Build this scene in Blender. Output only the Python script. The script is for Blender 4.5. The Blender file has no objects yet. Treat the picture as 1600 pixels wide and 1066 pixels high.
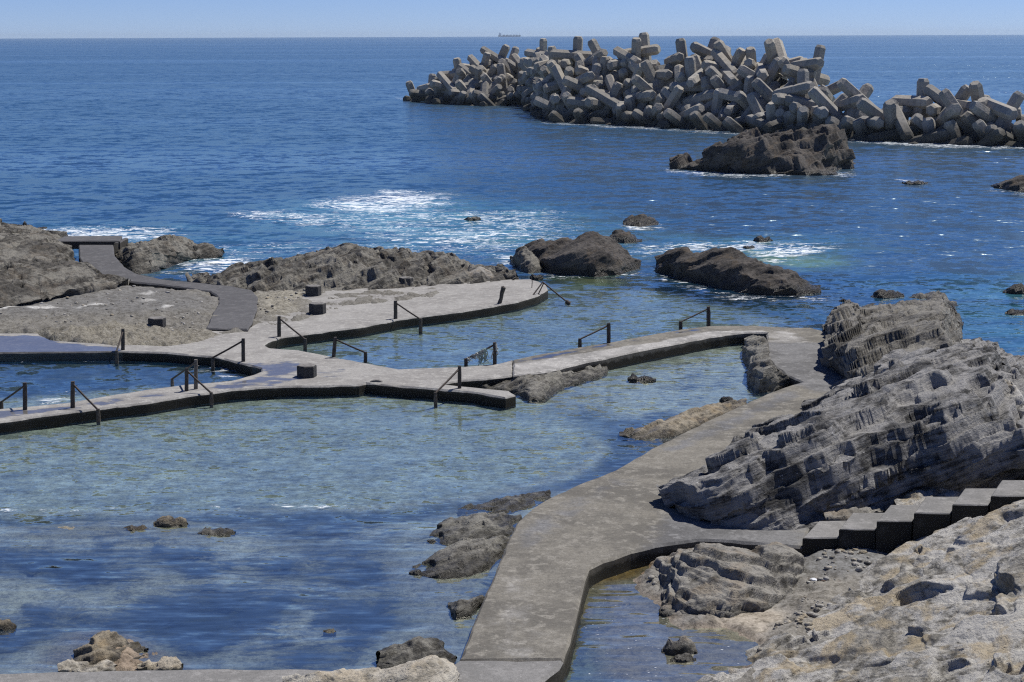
import bpy, bmesh, math, random
import numpy as np
from mathutils import Vector, Matrix
from mathutils.geometry import delaunay_2d_cdt

# ------------------------------------------------------------------ camera
S = bpy.context.scene
H = 13.0                      # eye height above the sea, metres
FPX = 2600.0                  # focal length in pixels of a 1600 px wide picture
HORIZ = 54.8
ROLL = 0.00375
PITCH = math.atan((533.0 - HORIZ) / FPX)
cr, sr = math.cos(ROLL), math.sin(ROLL)
R0 = np.array([1.0, 0, 0]); F0 = np.array([0, math.cos(PITCH), -math.sin(PITCH)]); U0 = np.array([0, math.sin(PITCH), math.cos(PITCH)])
RI = R0 * cr - U0 * sr
UI = U0 * cr + R0 * sr
cam_d = bpy.data.cameras.new('camera'); cam = bpy.data.objects.new('camera', cam_d)
S.collection.objects.link(cam)
m = Matrix.Identity(4)
for i in range(3):
    m[i][0], m[i][1], m[i][2] = RI[i], UI[i], -F0[i]
m[2][3] = H
cam.matrix_world = m
cam_d.sensor_width = 36.0; cam_d.lens = 36.0 * FPX / 1600.0
cam_d.clip_start = 0.5; cam_d.clip_end = 40000.0
S.camera = cam

# ------------------------------------------------------------------ light
SUN_EL, SUN_AZ = math.radians(61), math.radians(54)      # azimuth clockwise from +Y (straight ahead)
w = bpy.data.worlds.new('World'); S.world = w; w.use_nodes = True
nt = w.node_tree
bg = nt.nodes['Background']
sky = nt.nodes.new('ShaderNodeTexSky'); sky.sky_type = 'NISHITA'; sky.sun_disc = False
sky.sun_elevation = SUN_EL; sky.sun_rotation = SUN_AZ
sky.altitude = 0; sky.air_density = 0.6; sky.dust_density = 0.0; sky.ozone_density = 4.0
tint = nt.nodes.new('ShaderNodeMix'); tint.data_type = 'RGBA'; tint.blend_type = 'MULTIPLY'; tint.inputs[0].default_value = 1.0
tint.inputs[7].default_value = (.84, .98, 1.46, 1)
nt.links.new(sky.outputs[0], tint.inputs[6]); nt.links.new(tint.outputs[2], bg.inputs['Color'])
bg.inputs['Strength'].default_value = 0.062
sun_d = bpy.data.lights.new('sun', 'SUN'); sun = bpy.data.objects.new('sun', sun_d); S.collection.objects.link(sun)
sun_d.energy = 5.0; sun_d.angle = math.radians(0.53); sun_d.color = (1.0, 0.96, 0.9)
tosun = Vector((math.sin(SUN_AZ) * math.cos(SUN_EL), math.cos(SUN_AZ) * math.cos(SUN_EL), math.sin(SUN_EL)))
sun.rotation_euler = tosun.to_track_quat('Z', 'Y').to_euler()
S.view_settings.view_transform = 'Standard'; S.view_settings.look = 'None'
S.view_settings.exposure = 0.15; S.view_settings.gamma = 1.0
S.cycles.max_bounces = 6; S.cycles.transparent_max_bounces = 8
S.cycles.volume_bounces = 0
S.cycles.use_denoising = False; S.cycles.use_adaptive_sampling = False
S.cycles.sample_clamp_indirect = 2.0; S.cycles.sample_clamp_direct = 6.0; S.cycles.filter_width = 1.2

# ------------------------------------------------------------------ geometry of the view: a sight line met with a height or a distance
def ray(px, py):
    px = np.asarray(px, float); py = np.asarray(py, float)
    a = (px - 800.0) / FPX; b = (533.0 - py) / FPX
    return F0 + a[..., None] * RI + b[..., None] * UI
def P(px, py, z=0.0):
    d = ray(px, py); t = (z - H) / d[..., 2]
    q = d * t[..., None]; q[..., 2] += H
    return q
def PY(px, py, Y):
    d = ray(px, py); t = Y / d[..., 1]
    q = d * np.asarray(t)[..., None]; q[..., 2] += H
    return q
def PL(lst, z=0.0):
    a = np.array(lst, float)
    return P(a[:, 0], a[:, 1], z)

# ------------------------------------------------------------------ noise
_rng = np.random.RandomState(7)
_perm = _rng.permutation(256); _perm = np.concatenate([_perm, _perm, _perm])
_grad = _rng.normal(size=(256, 3)); _grad /= np.linalg.norm(_grad, axis=1)[:, None]
def perlin(p):
    p = np.asarray(p, float); i = np.floor(p).astype(int); f = p - i; i &= 255
    u = f * f * f * (f * (f * 6 - 15) + 10)
    out = 0
    for dx in (0, 1):
        for dy in (0, 1):
            for dz in (0, 1):
                h = _perm[_perm[_perm[(i[..., 0] + dx) & 255] + ((i[..., 1] + dy) & 255)] + ((i[..., 2] + dz) & 255)]
                g = _grad[h]
                d = g[..., 0] * (f[..., 0] - dx) + g[..., 1] * (f[..., 1] - dy) + g[..., 2] * (f[..., 2] - dz)
                wx = u[..., 0] if dx else 1 - u[..., 0]; wy = u[..., 1] if dy else 1 - u[..., 1]; wz = u[..., 2] if dz else 1 - u[..., 2]
                out = out + d * wx * wy * wz
    return out * 1.6
def fbm(p, o=4, g=0.5):
    p = np.asarray(p, float); s = 0; a = 1.0; t = 0
    for k in range(o):
        s = s + a * perlin(p * 2.03 ** k + 17.3 * k); t += a; a *= g
    return s / t * 1.5
def fbm2(x, y, sc, o=4, z=0.0, g=0.5):
    return fbm(np.stack([x * sc, y * sc, np.zeros_like(x) + z], -1), o, g)
def worley(p):
    """distance to the nearest and second nearest cell point, and the nearest cell's random number"""
    p = np.asarray(p, float); i = np.floor(p).astype(int)
    d1 = np.full(p.shape[:-1], 9.0); d2 = d1.copy(); idn = np.zeros(p.shape[:-1]); pl_ = np.zeros(p.shape[:-1])
    for dx in (-1, 0, 1):
        for dy in (-1, 0, 1):
            for dz in (-1, 0, 1):
                c = i + np.array([dx, dy, dz]); cc = c & 255
                h = _perm[_perm[_perm[cc[..., 0]] + cc[..., 1]] + cc[..., 2]]
                q = c + 0.5 + _grad[h] * 0.45
                d = np.linalg.norm(p - q, axis=-1)
                n1 = d < d1
                d2 = np.where(n1, d1, np.minimum(d2, d)); idn = np.where(n1, h / 255.0, idn); pl_ = np.where(n1, ((p - q) * _grad[(h * 7 + 3) & 255]).sum(-1), pl_); d1 = np.where(n1, d, d1)
    return d1, d2, idn, pl_
def chips(p):
    """continuous field of shallow scoops that meet in sharp ridges; second value is small along the ridges"""
    p = np.asarray(p, float); i = np.floor(p).astype(int)
    f1 = np.full(p.shape[:-1], 9.0); f2 = f1.copy()
    for dx in (-1, 0, 1):
        for dy in (-1, 0, 1):
            for dz in (-1, 0, 1):
                c = i + np.array([dx, dy, dz]); cc = c & 255
                h = _perm[_perm[_perm[cc[..., 0]] + cc[..., 1]] + cc[..., 2]]
                e = p - (c + 0.5 + _grad[h] * 0.45)
                v = (e * e).sum(-1) * .75 + (e * _grad[(h * 7 + 3) & 255]).sum(-1) * .75
                lt = v < f1
                f2 = np.where(lt, f1, np.minimum(f2, v)); f1 = np.where(lt, v, f1)
    return f1, f2 - f1
def sstep(x, a, b):
    t = np.clip((x - a) / (b - a), 0, 1); return t * t * (3 - 2 * t)
def sdf(x, y, poly):
    """signed distance to a polygon, negative inside"""
    poly = np.asarray(poly)[:, :2]; n = len(poly)
    d = np.full(x.shape, 1e18); inside = np.zeros(x.shape, bool)
    for k in range(n):
        ax, ay = poly[k]; bx, by = poly[(k + 1) % n]
        ex, ey = bx - ax, by - ay; wx, wy = x - ax, y - ay
        t = np.clip((wx * ex + wy * ey) / (ex * ex + ey * ey + 1e-12), 0, 1)
        d = np.minimum(d, (wx - ex * t) ** 2 + (wy - ey * t) ** 2)
        c = (ay <= y) != (by <= y)
        with np.errstate(divide='ignore', invalid='ignore'):
            xi = ax + (y - ay) * ex / (ey if abs(ey) > 1e-12 else 1e-12)
        inside ^= c & (x < xi)
    d = np.sqrt(d)
    return np.where(inside, -d, d)

# ------------------------------------------------------------------ materials
class NB:
    def __init__(s, name):
        s.m = bpy.data.materials.new(name); s.m.use_nodes = True; s.t = s.m.node_tree; s.t.nodes.clear()
        s.out = s.t.nodes.new('ShaderNodeOutputMaterial')
    def n(s, typ, **kw):
        nd = s.t.nodes.new('ShaderNode' + typ)
        for k, v in kw.items():
            if k.startswith('_'): setattr(nd, k[1:], v)
        for k, v in kw.items():
            if k.startswith('_'): continue
            key = int(k[1:]) if k[0] == 'i' and k[1:].isdigit() else k.replace('__', ' ')
            s.set(nd.inputs[key], v)
        return nd
    def set(s, inp, v):
        if hasattr(v, 'bl_idname') and hasattr(v, 'outputs'): s.t.links.new(v.outputs[0], inp)
        elif isinstance(v, bpy.types.NodeSocket): s.t.links.new(v, inp)
        elif isinstance(v, (tuple, list)) and len(v) == 3 and inp.type == 'RGBA': inp.default_value = (*v, 1)
        else: inp.default_value = v
    def pos(s): return s.n('NewGeometry').outputs['Position']
    def attr(s, name): return s.n('Attribute', _attribute_name=name).outputs['Fac']
    def acol(s, name): return s.n('Attribute', _attribute_name=name).outputs['Color']
    def mapv(s, vec, scale=(1, 1, 1), rot=(0, 0, 0)):
        return s.n('Mapping', Vector=vec, Scale=scale, Rotation=rot).outputs[0]
    def noise(s, vec, scale, detail=4, rough=.55, dist=0.0):
        return s.n('TexNoise', Vector=vec, Scale=scale, Detail=detail, Roughness=rough, Distortion=dist)
    def math(s, op, a, b=0.0, c=None, clamp=False):
        nd = s.n('Math', _operation=op, _use_clamp=clamp); s.set(nd.inputs[0], a); s.set(nd.inputs[1], b)
        if c is not None: s.set(nd.inputs[2], c)
        return nd.outputs[0]
    def mr(s, v, a, b, c=0.0, d=1.0, smooth=False):
        nd = s.n('MapRange', Value=v); nd.inputs[1].default_value = a; nd.inputs[2].default_value = b; nd.inputs[3].default_value = c; nd.inputs[4].default_value = d
        if smooth: nd.interpolation_type = 'SMOOTHSTEP'
        return nd.outputs[0]
    def mix(s, f, a, b, blend='MIX'):
        nd = s.n('Mix', _data_type='RGBA', _blend_type=blend); s.set(nd.inputs[0], f); s.set(nd.inputs[6], a); s.set(nd.inputs[7], b)
        return nd.outputs[2]
    def bump(s, h, dist=.02, strength=1.0, normal=None):
        nd = s.n('Bump', Height=h, Distance=dist, Strength=strength)
        if normal is not None: s.set(nd.inputs['Normal'], normal)
        return nd.outputs[0]
    def prin(s, col, rough, normal=None, spec=.4):
        nd = s.n('BsdfPrincipled'); s.set(nd.inputs['Base Color'], col); s.set(nd.inputs['Roughness'], rough)
        s.set(nd.inputs['Specular IOR Level'], spec)
        if normal is not None: s.set(nd.inputs['Normal'], normal)
        return nd.outputs[0]
    def done(s, sh): s.t.links.new(sh, s.out.inputs['Surface']); return s.m

BED = np.array([-0.34, 0.14, 0.93]); BED /= np.linalg.norm(BED)

def rock_mat(name, dark, mid, light, lightamt=.45, bed=BED, wetz=.15, speck=0.15, tan=None, tanamt=.5, fine=1.0, coat=(0.02, 0.018, 0.012), stw=.4):
    b = NB(name); p = b.pos()
    big = b.noise(p, .5, 5, .6).outputs[0]
    med = b.noise(p, 3.2, 8, .68, .3).outputs[0]
    # colour streaks along the bedding
    q = Vector(bed).to_track_quat('Z', 'Y').to_euler()
    rot = b.n('VectorRotate', Vector=p, _rotation_type='EULER_XYZ', _invert=True); rot.inputs['Rotation'].default_value = q
    bv = b.mapv(rot.outputs[0], (1.1, 1.1, 9.0))
    str_ = b.noise(bv, .8, 8, .66, .25).outputs[0]
    v = b.math('ADD', b.math('MULTIPLY', med, 1 - stw), b.math('MULTIPLY', str_, stw))
    c = b.mix(b.mr(v, .36, .56, smooth=True), dark, mid)
    c = b.mix(b.math('MULTIPLY', b.mr(b.math('ADD', b.math('MULTIPLY', big, .5), b.math('MULTIPLY', v, .5)), .5 - .12 * lightamt, .60 - .1 * lightamt, smooth=True), lightamt + .25, clamp=True), c, light)
    if tan:
        tn = b.noise(b.mapv(p, (1, 1, 1)), .9, 6, .62, .4).outputs[0]
        c = b.mix(b.math('MULTIPLY', b.mr(tn, .5, .62, smooth=True), tanamt, clamp=True), c, tan)
    # pale lichen and salt specks
    sp = b.noise(p, 9.0, 4, .7).outputs[0]; sp2 = b.noise(p, 1.3, 3, .5).outputs[0]
    spf = b.math('MULTIPLY', b.mr(sp, .62, .70), b.mr(sp2, .5, .62), clamp=True)
    c = b.mix(b.math('MULTIPLY', spf, min(1, speck * 4), clamp=True), c, tuple(min(.55, x * 1.7 + .1) for x in light))
    # pits
    vor = b.n('TexVoronoi', Vector=b.mapv(p, (1, 1, 1.4)), Scale=7.0 * fine, _feature='F1').outputs['Distance']
    pit = b.mr(b.math('ADD', vor, b.math('MULTIPLY', med, .6)), .32, .5)
    c = b.mix(b.math('MULTIPLY', b.math('SUBTRACT', 1.0, pit), .55, clamp=True), c, tuple(x * .5 for x in dark))
    # wet band and dark growth at the waterline
    z = b.n('SeparateXYZ', Vector=p).outputs[2]
    wl = b.math('ADD', z, b.math('MULTIPLY', b.math('SUBTRACT', med, .5), .8))
    wet = b.mr(wl, wetz, wetz + .35, 1.0, 0.0, True)
    c = b.mix(b.math('MULTIPLY', wet, .82), c, coat)
    hgt = b.math('ADD', b.math('MULTIPLY', b.noise(p, 4.5 * fine, 9, .72, .2).outputs[0], 1.0), b.math('MULTIPLY', b.noise(b.mapv(rot.outputs[0], (1.2, 1.2, 11.0)), 1.2, 6, .7).outputs[0], .55))
    hgt = b.math('ADD', hgt, b.math('MULTIPLY', pit, .18))
    nrm = b.bump(hgt, .16 / fine)
    return b.done(b.prin(c, b.mr(wet, 0, 1, .92, .35), nrm, .3))

def concrete_mat(name, c1, c2, c3, stainz=None, stain=(.018, .017, .014), cracks=True, fine=1.0, wetcol=.45, crust=None, wall=.95):
    b = NB(name); p = b.pos()
    big = b.noise(p, .55, 6, .62, .4).outputs[0]; med = b.noise(p, 2.6, 7, .7).outputs[0]; sm = b.noise(p, 38, 3, .75).outputs[0]
    c = b.mix(b.mr(big, .38, .62, smooth=True), c1, c2)
    c = b.mix(b.math('MULTIPLY', b.mr(med, .50, .62, smooth=True), .9), c, c3)
    c = b.mix(b.mr(sm, .35, .7, .0, .55), c, tuple(x * .4 for x in c1))
    sm2 = b.noise(p, 9, 6, .75, .3).outputs[0]
    c = b.mix(b.mr(sm2, .47, .62, 0, .5), c, tuple(x * .6 for x in c1))
    pale = b.noise(p, 21, 2, .6).outputs[0]
    c = b.mix(b.math('MULTIPLY', b.mr(pale, .68, .74), .5), c, tuple(min(.6, x * 1.9) for x in c2))
    h = b.math('ADD', b.math('MULTIPLY', med, .35), b.math('MULTIPLY', sm, .25))
    if cracks:
        vor = b.n('TexVoronoi', Vector=b.n('VectorMath', _operation='ADD', i0=p, i1=b.n('VectorMath', _operation='SCALE', i0=b.noise(p, .8, 3).outputs[1], Scale=1.4).outputs[0]).outputs[0], Scale=.33, _feature='DISTANCE_TO_EDGE').outputs['Distance']
        ck = b.mr(vor, .0, .007, 1, 0)
        ck = b.math('MULTIPLY', ck, b.mr(med, .42, .52), clamp=True)
        c = b.mix(b.math('MULTIPLY', ck, .7), c, tuple(x * .3 for x in c1)); h = b.math('SUBTRACT', h, b.math('MULTIPLY', ck, .5))
    if name == 'walkway_concrete':
        pn = b.noise(p, 1.1, 5, .65, .3).outputs[0]
        lum = b.n('RGBToBW', Color=c).outputs[0]
        def zone(cc, attr, ref, k):
            g_ = b.n('CombineXYZ', X=b.math('MULTIPLY', lum, ref[0]), Y=b.math('MULTIPLY', lum, ref[1]), Z=b.math('MULTIPLY', lum, ref[2])).outputs[0]
            return b.mix(b.mr(b.math('ADD', b.attr(attr), b.math('MULTIPLY', b.math('SUBTRACT', pn, .5), 1.0)), .3, .7, 0, k, True), cc, g_)
        c = zone(c, 'pale', (1.95, 1.9, 1.8), .95); c = zone(c, 'grey', (.92, .92, .93), .9)
    wet = b.attr('wet')
    wn = b.noise(b.mapv(p, (.5, 1, 1)), .9, 5, .62, .5).outputs[0]
    wetm = b.mr(b.math('ADD', wet, b.math('MULTIPLY', b.math('SUBTRACT', wn, .5), 1.5)), .42, .62, smooth=True)
    c = b.mix(wetm, c, b.mix(1.0 , c, (wetcol, wetcol, wetcol), 'MULTIPLY'))
    # painted shade: upright faces darkened whichever way they face
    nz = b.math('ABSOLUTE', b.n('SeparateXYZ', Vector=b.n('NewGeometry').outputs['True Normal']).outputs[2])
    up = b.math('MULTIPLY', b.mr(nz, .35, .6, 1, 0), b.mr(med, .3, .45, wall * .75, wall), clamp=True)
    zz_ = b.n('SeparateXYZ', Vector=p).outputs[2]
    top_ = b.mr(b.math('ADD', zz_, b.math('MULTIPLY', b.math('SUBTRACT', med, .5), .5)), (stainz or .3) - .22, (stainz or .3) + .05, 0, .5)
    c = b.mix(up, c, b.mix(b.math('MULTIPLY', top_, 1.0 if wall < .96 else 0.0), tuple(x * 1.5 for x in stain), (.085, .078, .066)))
    z = b.n('SeparateXYZ', Vector=p).outputs[2]
    if stainz is not None:
        sz = b.math('ADD', z, b.math('MULTIPLY', b.math('SUBTRACT', med, .5), .35))
        st = b.mr(sz, stainz - .12, stainz + .02, 1, 0, True)
        c = b.mix(b.math('MULTIPLY', st, .9), c, stain)  # tide stain, which also carries part of the painted wall shade
    n1 = b.bump(h, .05 / fine)
    rough = b.mr(wetm, 0, 1, .9, .12)
    flat = b.n('NewGeometry').outputs['Normal']
    nm = b.n('Mix', _data_type='VECTOR'); b.set(nm.inputs[0], b.math('MULTIPLY', wetm, .93)); b.set(nm.inputs[4], n1); b.set(nm.inputs[5], flat)
    return b.done(b.prin(c, rough, nm.outputs[1], b.mr(wetm, 0, 1, .12, .5)))

def plain_mat(name, c, rough=.7, c2=None, scale=8, bumpd=.01, metal=0, obj=False):
    b = NB(name)
    p = b.n('TexCoord').outputs['Object'] if obj else b.pos()
    nz = b.noise(p, scale, 6, .65).outputs[0]
    col = b.mix(b.mr(nz, .4, .62), c, c2 or tuple(x * .6 for x in c))
    return b.done(b.prin(col, rough, b.bump(nz, bumpd)))

def block_mat():
    b = NB('block_concrete'); g = b.n('ObjectInfo').outputs['Random']; p = b.pos(); po = b.n('TexCoord').outputs['Object']
    big = b.noise(p, .35, 5, .6).outputs[0]; med = b.noise(po, 1.1, 6, .7).outputs[0]
    c = b.mix(b.attr('tone'), (.42, .38, .31), (.29, .282, .27))
    warm = b.mix(b.mr(big, .4, .62, smooth=True), (.41, .37, .30), (.28, .27, .25))
    c = b.mix(.5, c, warm)
    c = b.mix(b.mr(g, 0, 1, 0, .6), c, (.15, .145, .135))
    c = b.mix(b.mr(med, .5, .72, 0, .55), c, (.12, .115, .1))
    streak = b.noise(b.mapv(p, (2.5, 2.5, .25)), .8, 4, .6).outputs[0]
    c = b.mix(b.mr(streak, .5, .7, 0, .45), c, (.13, .125, .115))
    sp = b.noise(po, 5, 3, .7).outputs[0]
    c = b.mix(b.mr(sp, .6, .68, 0, .35), c, (.42, .40, .36))
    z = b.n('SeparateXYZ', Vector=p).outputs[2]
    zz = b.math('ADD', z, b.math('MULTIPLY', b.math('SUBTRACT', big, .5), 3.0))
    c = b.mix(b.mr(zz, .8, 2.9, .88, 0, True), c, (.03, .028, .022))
    return b.done(b.prin(c, .92, b.bump(b.math('ADD', med, b.math('MULTIPLY', sp, .4)), .12), .25))

def water_mat():
    b = NB('sea_water'); p = b.pos()
    op, aer, calm, foam, grn = b.attr('opac'), b.attr('aer'), b.attr('calm'), b.attr('foam'), b.attr('grn')
    # surface slopes from the waves: each noise gives two independent slope components
    def slope(vec, sc, det, amp_x, amp_y, rough=.55):
        col = b.noise(vec, sc, det, rough).outputs[1]
        v = b.n('VectorMath', _operation='SUBTRACT', i0=col, i1=(.5, .5, .5)).outputs[0]
        return b.n('VectorMath', _operation='MULTIPLY', i0=v, i1=(amp_x, amp_y, 0)).outputs[0]
    pv = b.mapv(p, (.55, 1, 1), (0, 0, .15)); pv2 = b.mapv(p, (.8, 1, 1), (0, 0, -.35))
    sea = b.n('VectorMath', _operation='ADD', i0=slope(pv, .22, 3, .2, .42), i1=slope(pv2, 1.25, 5, 1.5, 2.3, .66)).outputs[0]
    sea = b.n('VectorMath', _operation='ADD', i0=sea, i1=slope(b.mapv(p, (.7, 1, 1), (0, 0, .3)), .42, 3, .8, 1.7, .6)).outputs[0]
    patch = b.noise(b.mapv(p, (.25, 1, 1)), .012, 5, .6, .6).outputs[0]      # wind lanes
    lane = b.mr(patch, .40, .60, .45, 1.0, True)
    sea = b.n('VectorMath', _operation='SCALE', i0=sea, Scale=lane).outputs[0]
    cp = b.noise(b.mapv(p, (.4, 1, 1)), .35, 3, .5, .5).outputs[0]
    pool = slope(b.mapv(p, (.5, 1, 1), (0, 0, .08)), 3.6, 4, .5, 1.5, .6)
    pool = b.n('VectorMath', _operation='SCALE', i0=pool, Scale=b.mr(cp, .38, .62, .45, 1.15)).outputs[0]
    mirror = slope(b.mapv(p, (.16, 1, 1), (0, 0, .1)), 3.4, 3, .10, .85)
    k1 = b.mr(calm, 0, .5); k2 = b.mr(calm, .5, 1)
    m1 = b.n('Mix', _data_type='VECTOR'); b.set(m1.inputs[0], k1); b.set(m1.inputs[4], sea); b.set(m1.inputs[5], pool)
    m2 = b.n('Mix', _data_type='VECTOR'); b.set(m2.inputs[0], k2); b.set(m2.inputs[4], m1.outputs[1]); b.set(m2.inputs[5], mirror)
    n = b.n('VectorMath', _operation='ADD', i0=m2.outputs[1], i1=(0, 0, 1)).outputs[0]
    N = b.n('VectorMath', _operation='NORMALIZE', i0=n).outputs[0]
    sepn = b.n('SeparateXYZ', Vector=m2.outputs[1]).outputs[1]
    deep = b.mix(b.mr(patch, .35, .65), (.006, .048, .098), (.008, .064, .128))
    deep = b.mix(b.mr(sepn, -.28, .22, 0, 1), deep, (.004, .022, .065))  # wave faces darkened by slope, shading painted into the body colour
    aern = b.noise(b.mapv(p, (.35, 1, 1)), .5, 5, .65, .6).outputs[0]
    body = b.mix(b.math('MULTIPLY', aer, b.mr(aern, .35, .68, .1, 1.0), clamp=True), deep, (.10, .36, .42))
    body = b.mix(b.math('MULTIPLY', grn, b.mr(aern, .35, .6, .2, 1.0), clamp=True), body, (.16, .30, .10))
    body = b.mix(b.mr(calm, .3, .8), body, (.026, .046, .075))
    bd = b.n('BsdfDiffuse', Color=body)
    tr = b.n('BsdfTransparent', Color=b.mix(b.mr(calm, .5, .8), (.84, .94, .95), (.86, .95, .92)))
    op = b.n('Mix', _data_type='FLOAT', i0=b.mr(calm, .6, .8), i2=op, i3=b.mr(b.math('ADD', op, b.math('MULTIPLY', b.math('SUBTRACT', b.noise(b.mapv(p, (.5, 1, 1)), 1.1, 8, .7, 1.6).outputs[0], .5), 2.6)), .20, .56, .03, .74, True)).outputs[0]
    on = b.math('ADD', b.math('MULTIPLY', b.noise(b.mapv(p, (.55, 1, 1)), 2.6, 7, .68, .6).outputs[0], .5), b.math('MULTIPLY', b.noise(b.mapv(p, (.45, 1, 1)), .75, 8, .66, 1.0).outputs[0], .5))
    ok_ = b.math('MULTIPLY', b.math('MULTIPLY', op, b.math('SUBTRACT', 1.0, op)), 12.0)
    op2 = b.math('ADD', op, b.math('MULTIPLY', b.math('SUBTRACT', on, .5), ok_), clamp=True)
    base = b.n('MixShader', i0=op2, i1=tr, i2=bd)
    gl = b.n('BsdfGlossy', Color=b.mix(b.mr(calm, .2, .5), (.80, .97, .95), (1, .98, .86)), Roughness=b.mr(calm, 0, .5, .18, .04), Normal=N)
    fr = b.n('Fresnel', IOR=1.333, Normal=N)
    l2 = b.noise(b.mapv(p, (.05, 1, 1), (0, 0, .02)), .008, 4, .6, .4).outputs[0]
    slick = b.mr(l2, .50, .66, .58, .80, True)
    wat = b.n('MixShader', i0=b.math('MULTIPLY', fr.outputs[0], b.math('MULTIPLY', slick, b.mr(calm, .3, .5, 1.0, .85))), i1=base, i2=gl)
    # foam: lace that thickens with the attribute
    f1 = b.noise(b.mapv(p, (.30, 1, 1), (0, 0, .05)), .9, 9, .68, .9).outputs[0]
    f2 = b.noise(b.mapv(p, (.5, 1, 1)), .22, 4, .6, .4).outputs[0]
    f3 = b.noise(b.mapv(p, (.55, 1, 1)), 3.2, 5, .7, .5).outputs[0]
    ff = b.math('ADD', b.math('ADD', b.math('MULTIPLY', f1, .6), b.math('MULTIPLY', f2, .15)), b.math('MULTIPLY', f3, .25))
    thr = b.math('SUBTRACT', .66, b.math('MULTIPLY', foam, .185))
    fm = b.mr(b.math('SUBTRACT', ff, thr), 0, .06, 0, 1, True)
    lw = b.math('MULTIPLY', foam, b.mr(f3, .4, .6, .02, .10))
    la = b.math('ABSOLUTE', b.math('SUBTRACT', b.noise(b.mapv(p, (.45, 1, 1), (0, 0, .1)), .8, 6, .62, 1.2).outputs[0], .5))
    lace = b.mr(b.math('SUBTRACT', lw, la), 0, .02, 0, .8, True)
    fm = b.math('MAXIMUM', fm, lace)
    fm = b.math('MULTIPLY', fm, b.mr(foam, .02, .15), clamp=True)
    fb = b.n('BsdfDiffuse', Color=(.78, .82, .84))
    sc_ = b.math('MULTIPLY', b.mr(b.noise(b.mapv(p, (.6, 1, 1)), 11, 3, .6).outputs[0], .665, .69), b.mr(b.noise(p, 1.2, 3).outputs[0], .45, .55), clamp=True)
    fm = b.math('MAXIMUM', fm, b.math('MULTIPLY', b.math('MULTIPLY', sc_, b.attr('scum')), .6))
    return b.done(b.n('MixShader', i0=fm, i1=wat, i2=fb).outputs[0])

def ground_mat():
    b = NB('shore_ground'); p = b.pos(); col = b.acol('Col')
    med = b.noise(p, 2.2, 8, .68, .3).outputs[0]; sm = b.noise(p, 16, 5, .7).outputs[0]
    v = b.math('ADD', b.math('MULTIPLY', med, .6), b.math('MULTIPLY', sm, .4))
    c = b.mix(b.mr(v, .34, .6, .95, 0, True), col, b.mix(1.0, col, (.38, .36, .33), 'MULTIPLY'))
    c = b.mix(b.mr(sm, .6, .7, 0, .45), c, b.mix(1.0, col, (1.6, 1.6, 1.55), 'MULTIPLY'))
    m7 = b.noise(p, 6.5, 7, .72, .5).outputs[0]
    c = b.mix(b.mr(m7, .40, .52, .7, 0, True), c, b.mix(1.0, c, (.45, .44, .40), 'MULTIPLY'))
    rough_a = b.attr('bump')
    hgt = b.math('MULTIPLY', b.math('ADD', b.noise(p, 3.6, 9, .72).outputs[0], b.math('MULTIPLY', sm, .2)), rough_a)
    z = b.n('SeparateXYZ', Vector=p).outputs[2]
    wet = b.mr(b.math('ADD', z, b.math('MULTIPLY', b.math('SUBTRACT', med, .5), .25)), .02, .12, 1, 0, True)
    c = b.mix(b.math('MULTIPLY', wet, .35), c, b.mix(1.0, c, (.4, .36, .3), 'MULTIPLY'))
    return b.done(b.prin(c, b.mr(wet, 0, 1, .92, .5), b.bump(hgt, .14), .3))

# ------------------------------------------------------------------ objects
COL = S.collection
def tag(o, label=None, cat=None, group=None, kind=None):
    if label: o['label'] = label
    if cat: o['category'] = cat
    if group: o['group'] = group
    if kind: o['kind'] = kind
    return o
def mesh_obj(name, V, F, mat, parent=None, smooth=None, origin=None, attrs=None):
    V = np.asarray(V, float)
    if origin is not None: V = V - np.asarray(origin)
    me = bpy.data.meshes.new(name)
    if isinstance(F, np.ndarray) and F.ndim == 2:
        nf, k = F.shape
        me.vertices.add(len(V)); me.vertices.foreach_set('co', V.astype(np.float32).ravel())
        me.loops.add(nf * k); me.loops.foreach_set('vertex_index', F.astype(np.int32).ravel())
        me.polygons.add(nf); me.polygons.foreach_set('loop_start', np.arange(0, nf * k, k, dtype=np.int32))
        try: me.polygons.foreach_set('loop_total', np.full(nf, k, dtype=np.int32))
        except Exception: pass
        me.update(calc_edges=True)
    else:
        me.from_pydata([tuple(v) for v in V], [], [tuple(int(i) for i in f) for f in F]); me.update()
    me.validate()
    if attrs:
        for k_, a in attrs.items():
            a = np.asarray(a, np.float32)
            if a.ndim == 2:
                at = me.attributes.new(k_, 'FLOAT_COLOR', 'POINT'); c4 = np.ones((len(V), 4), np.float32); c4[:, :3] = a
                at.data.foreach_set('color', c4.ravel())
            else:
                at = me.attributes.new(k_, 'FLOAT', 'POINT'); at.data.foreach_set('value', a)
    if mat: me.materials.append(mat)
    if smooth is not None:
        me.polygons.foreach_set('use_smooth', np.ones(len(me.polygons), bool))
        if smooth < 179: me.set_sharp_from_angle(angle=math.radians(smooth))
    o = bpy.data.objects.new(name, me); COL.objects.link(o)
    if origin is not None and parent is None: o.location = tuple(origin)
    if parent is not None: o.parent = parent
    return o
def grid_faces(nr, nc):
    i = np.arange(nr - 1)[:, None] * nc + np.arange(nc - 1)[None, :]
    return np.stack([i, i + 1, i + 1 + nc, i + nc], -1).reshape(-1, 4)
def empty(name, loc):
    o = bpy.data.objects.new(name, None); COL.objects.link(o); o.location = tuple(loc); o.empty_display_size = .3
    return o

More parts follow.
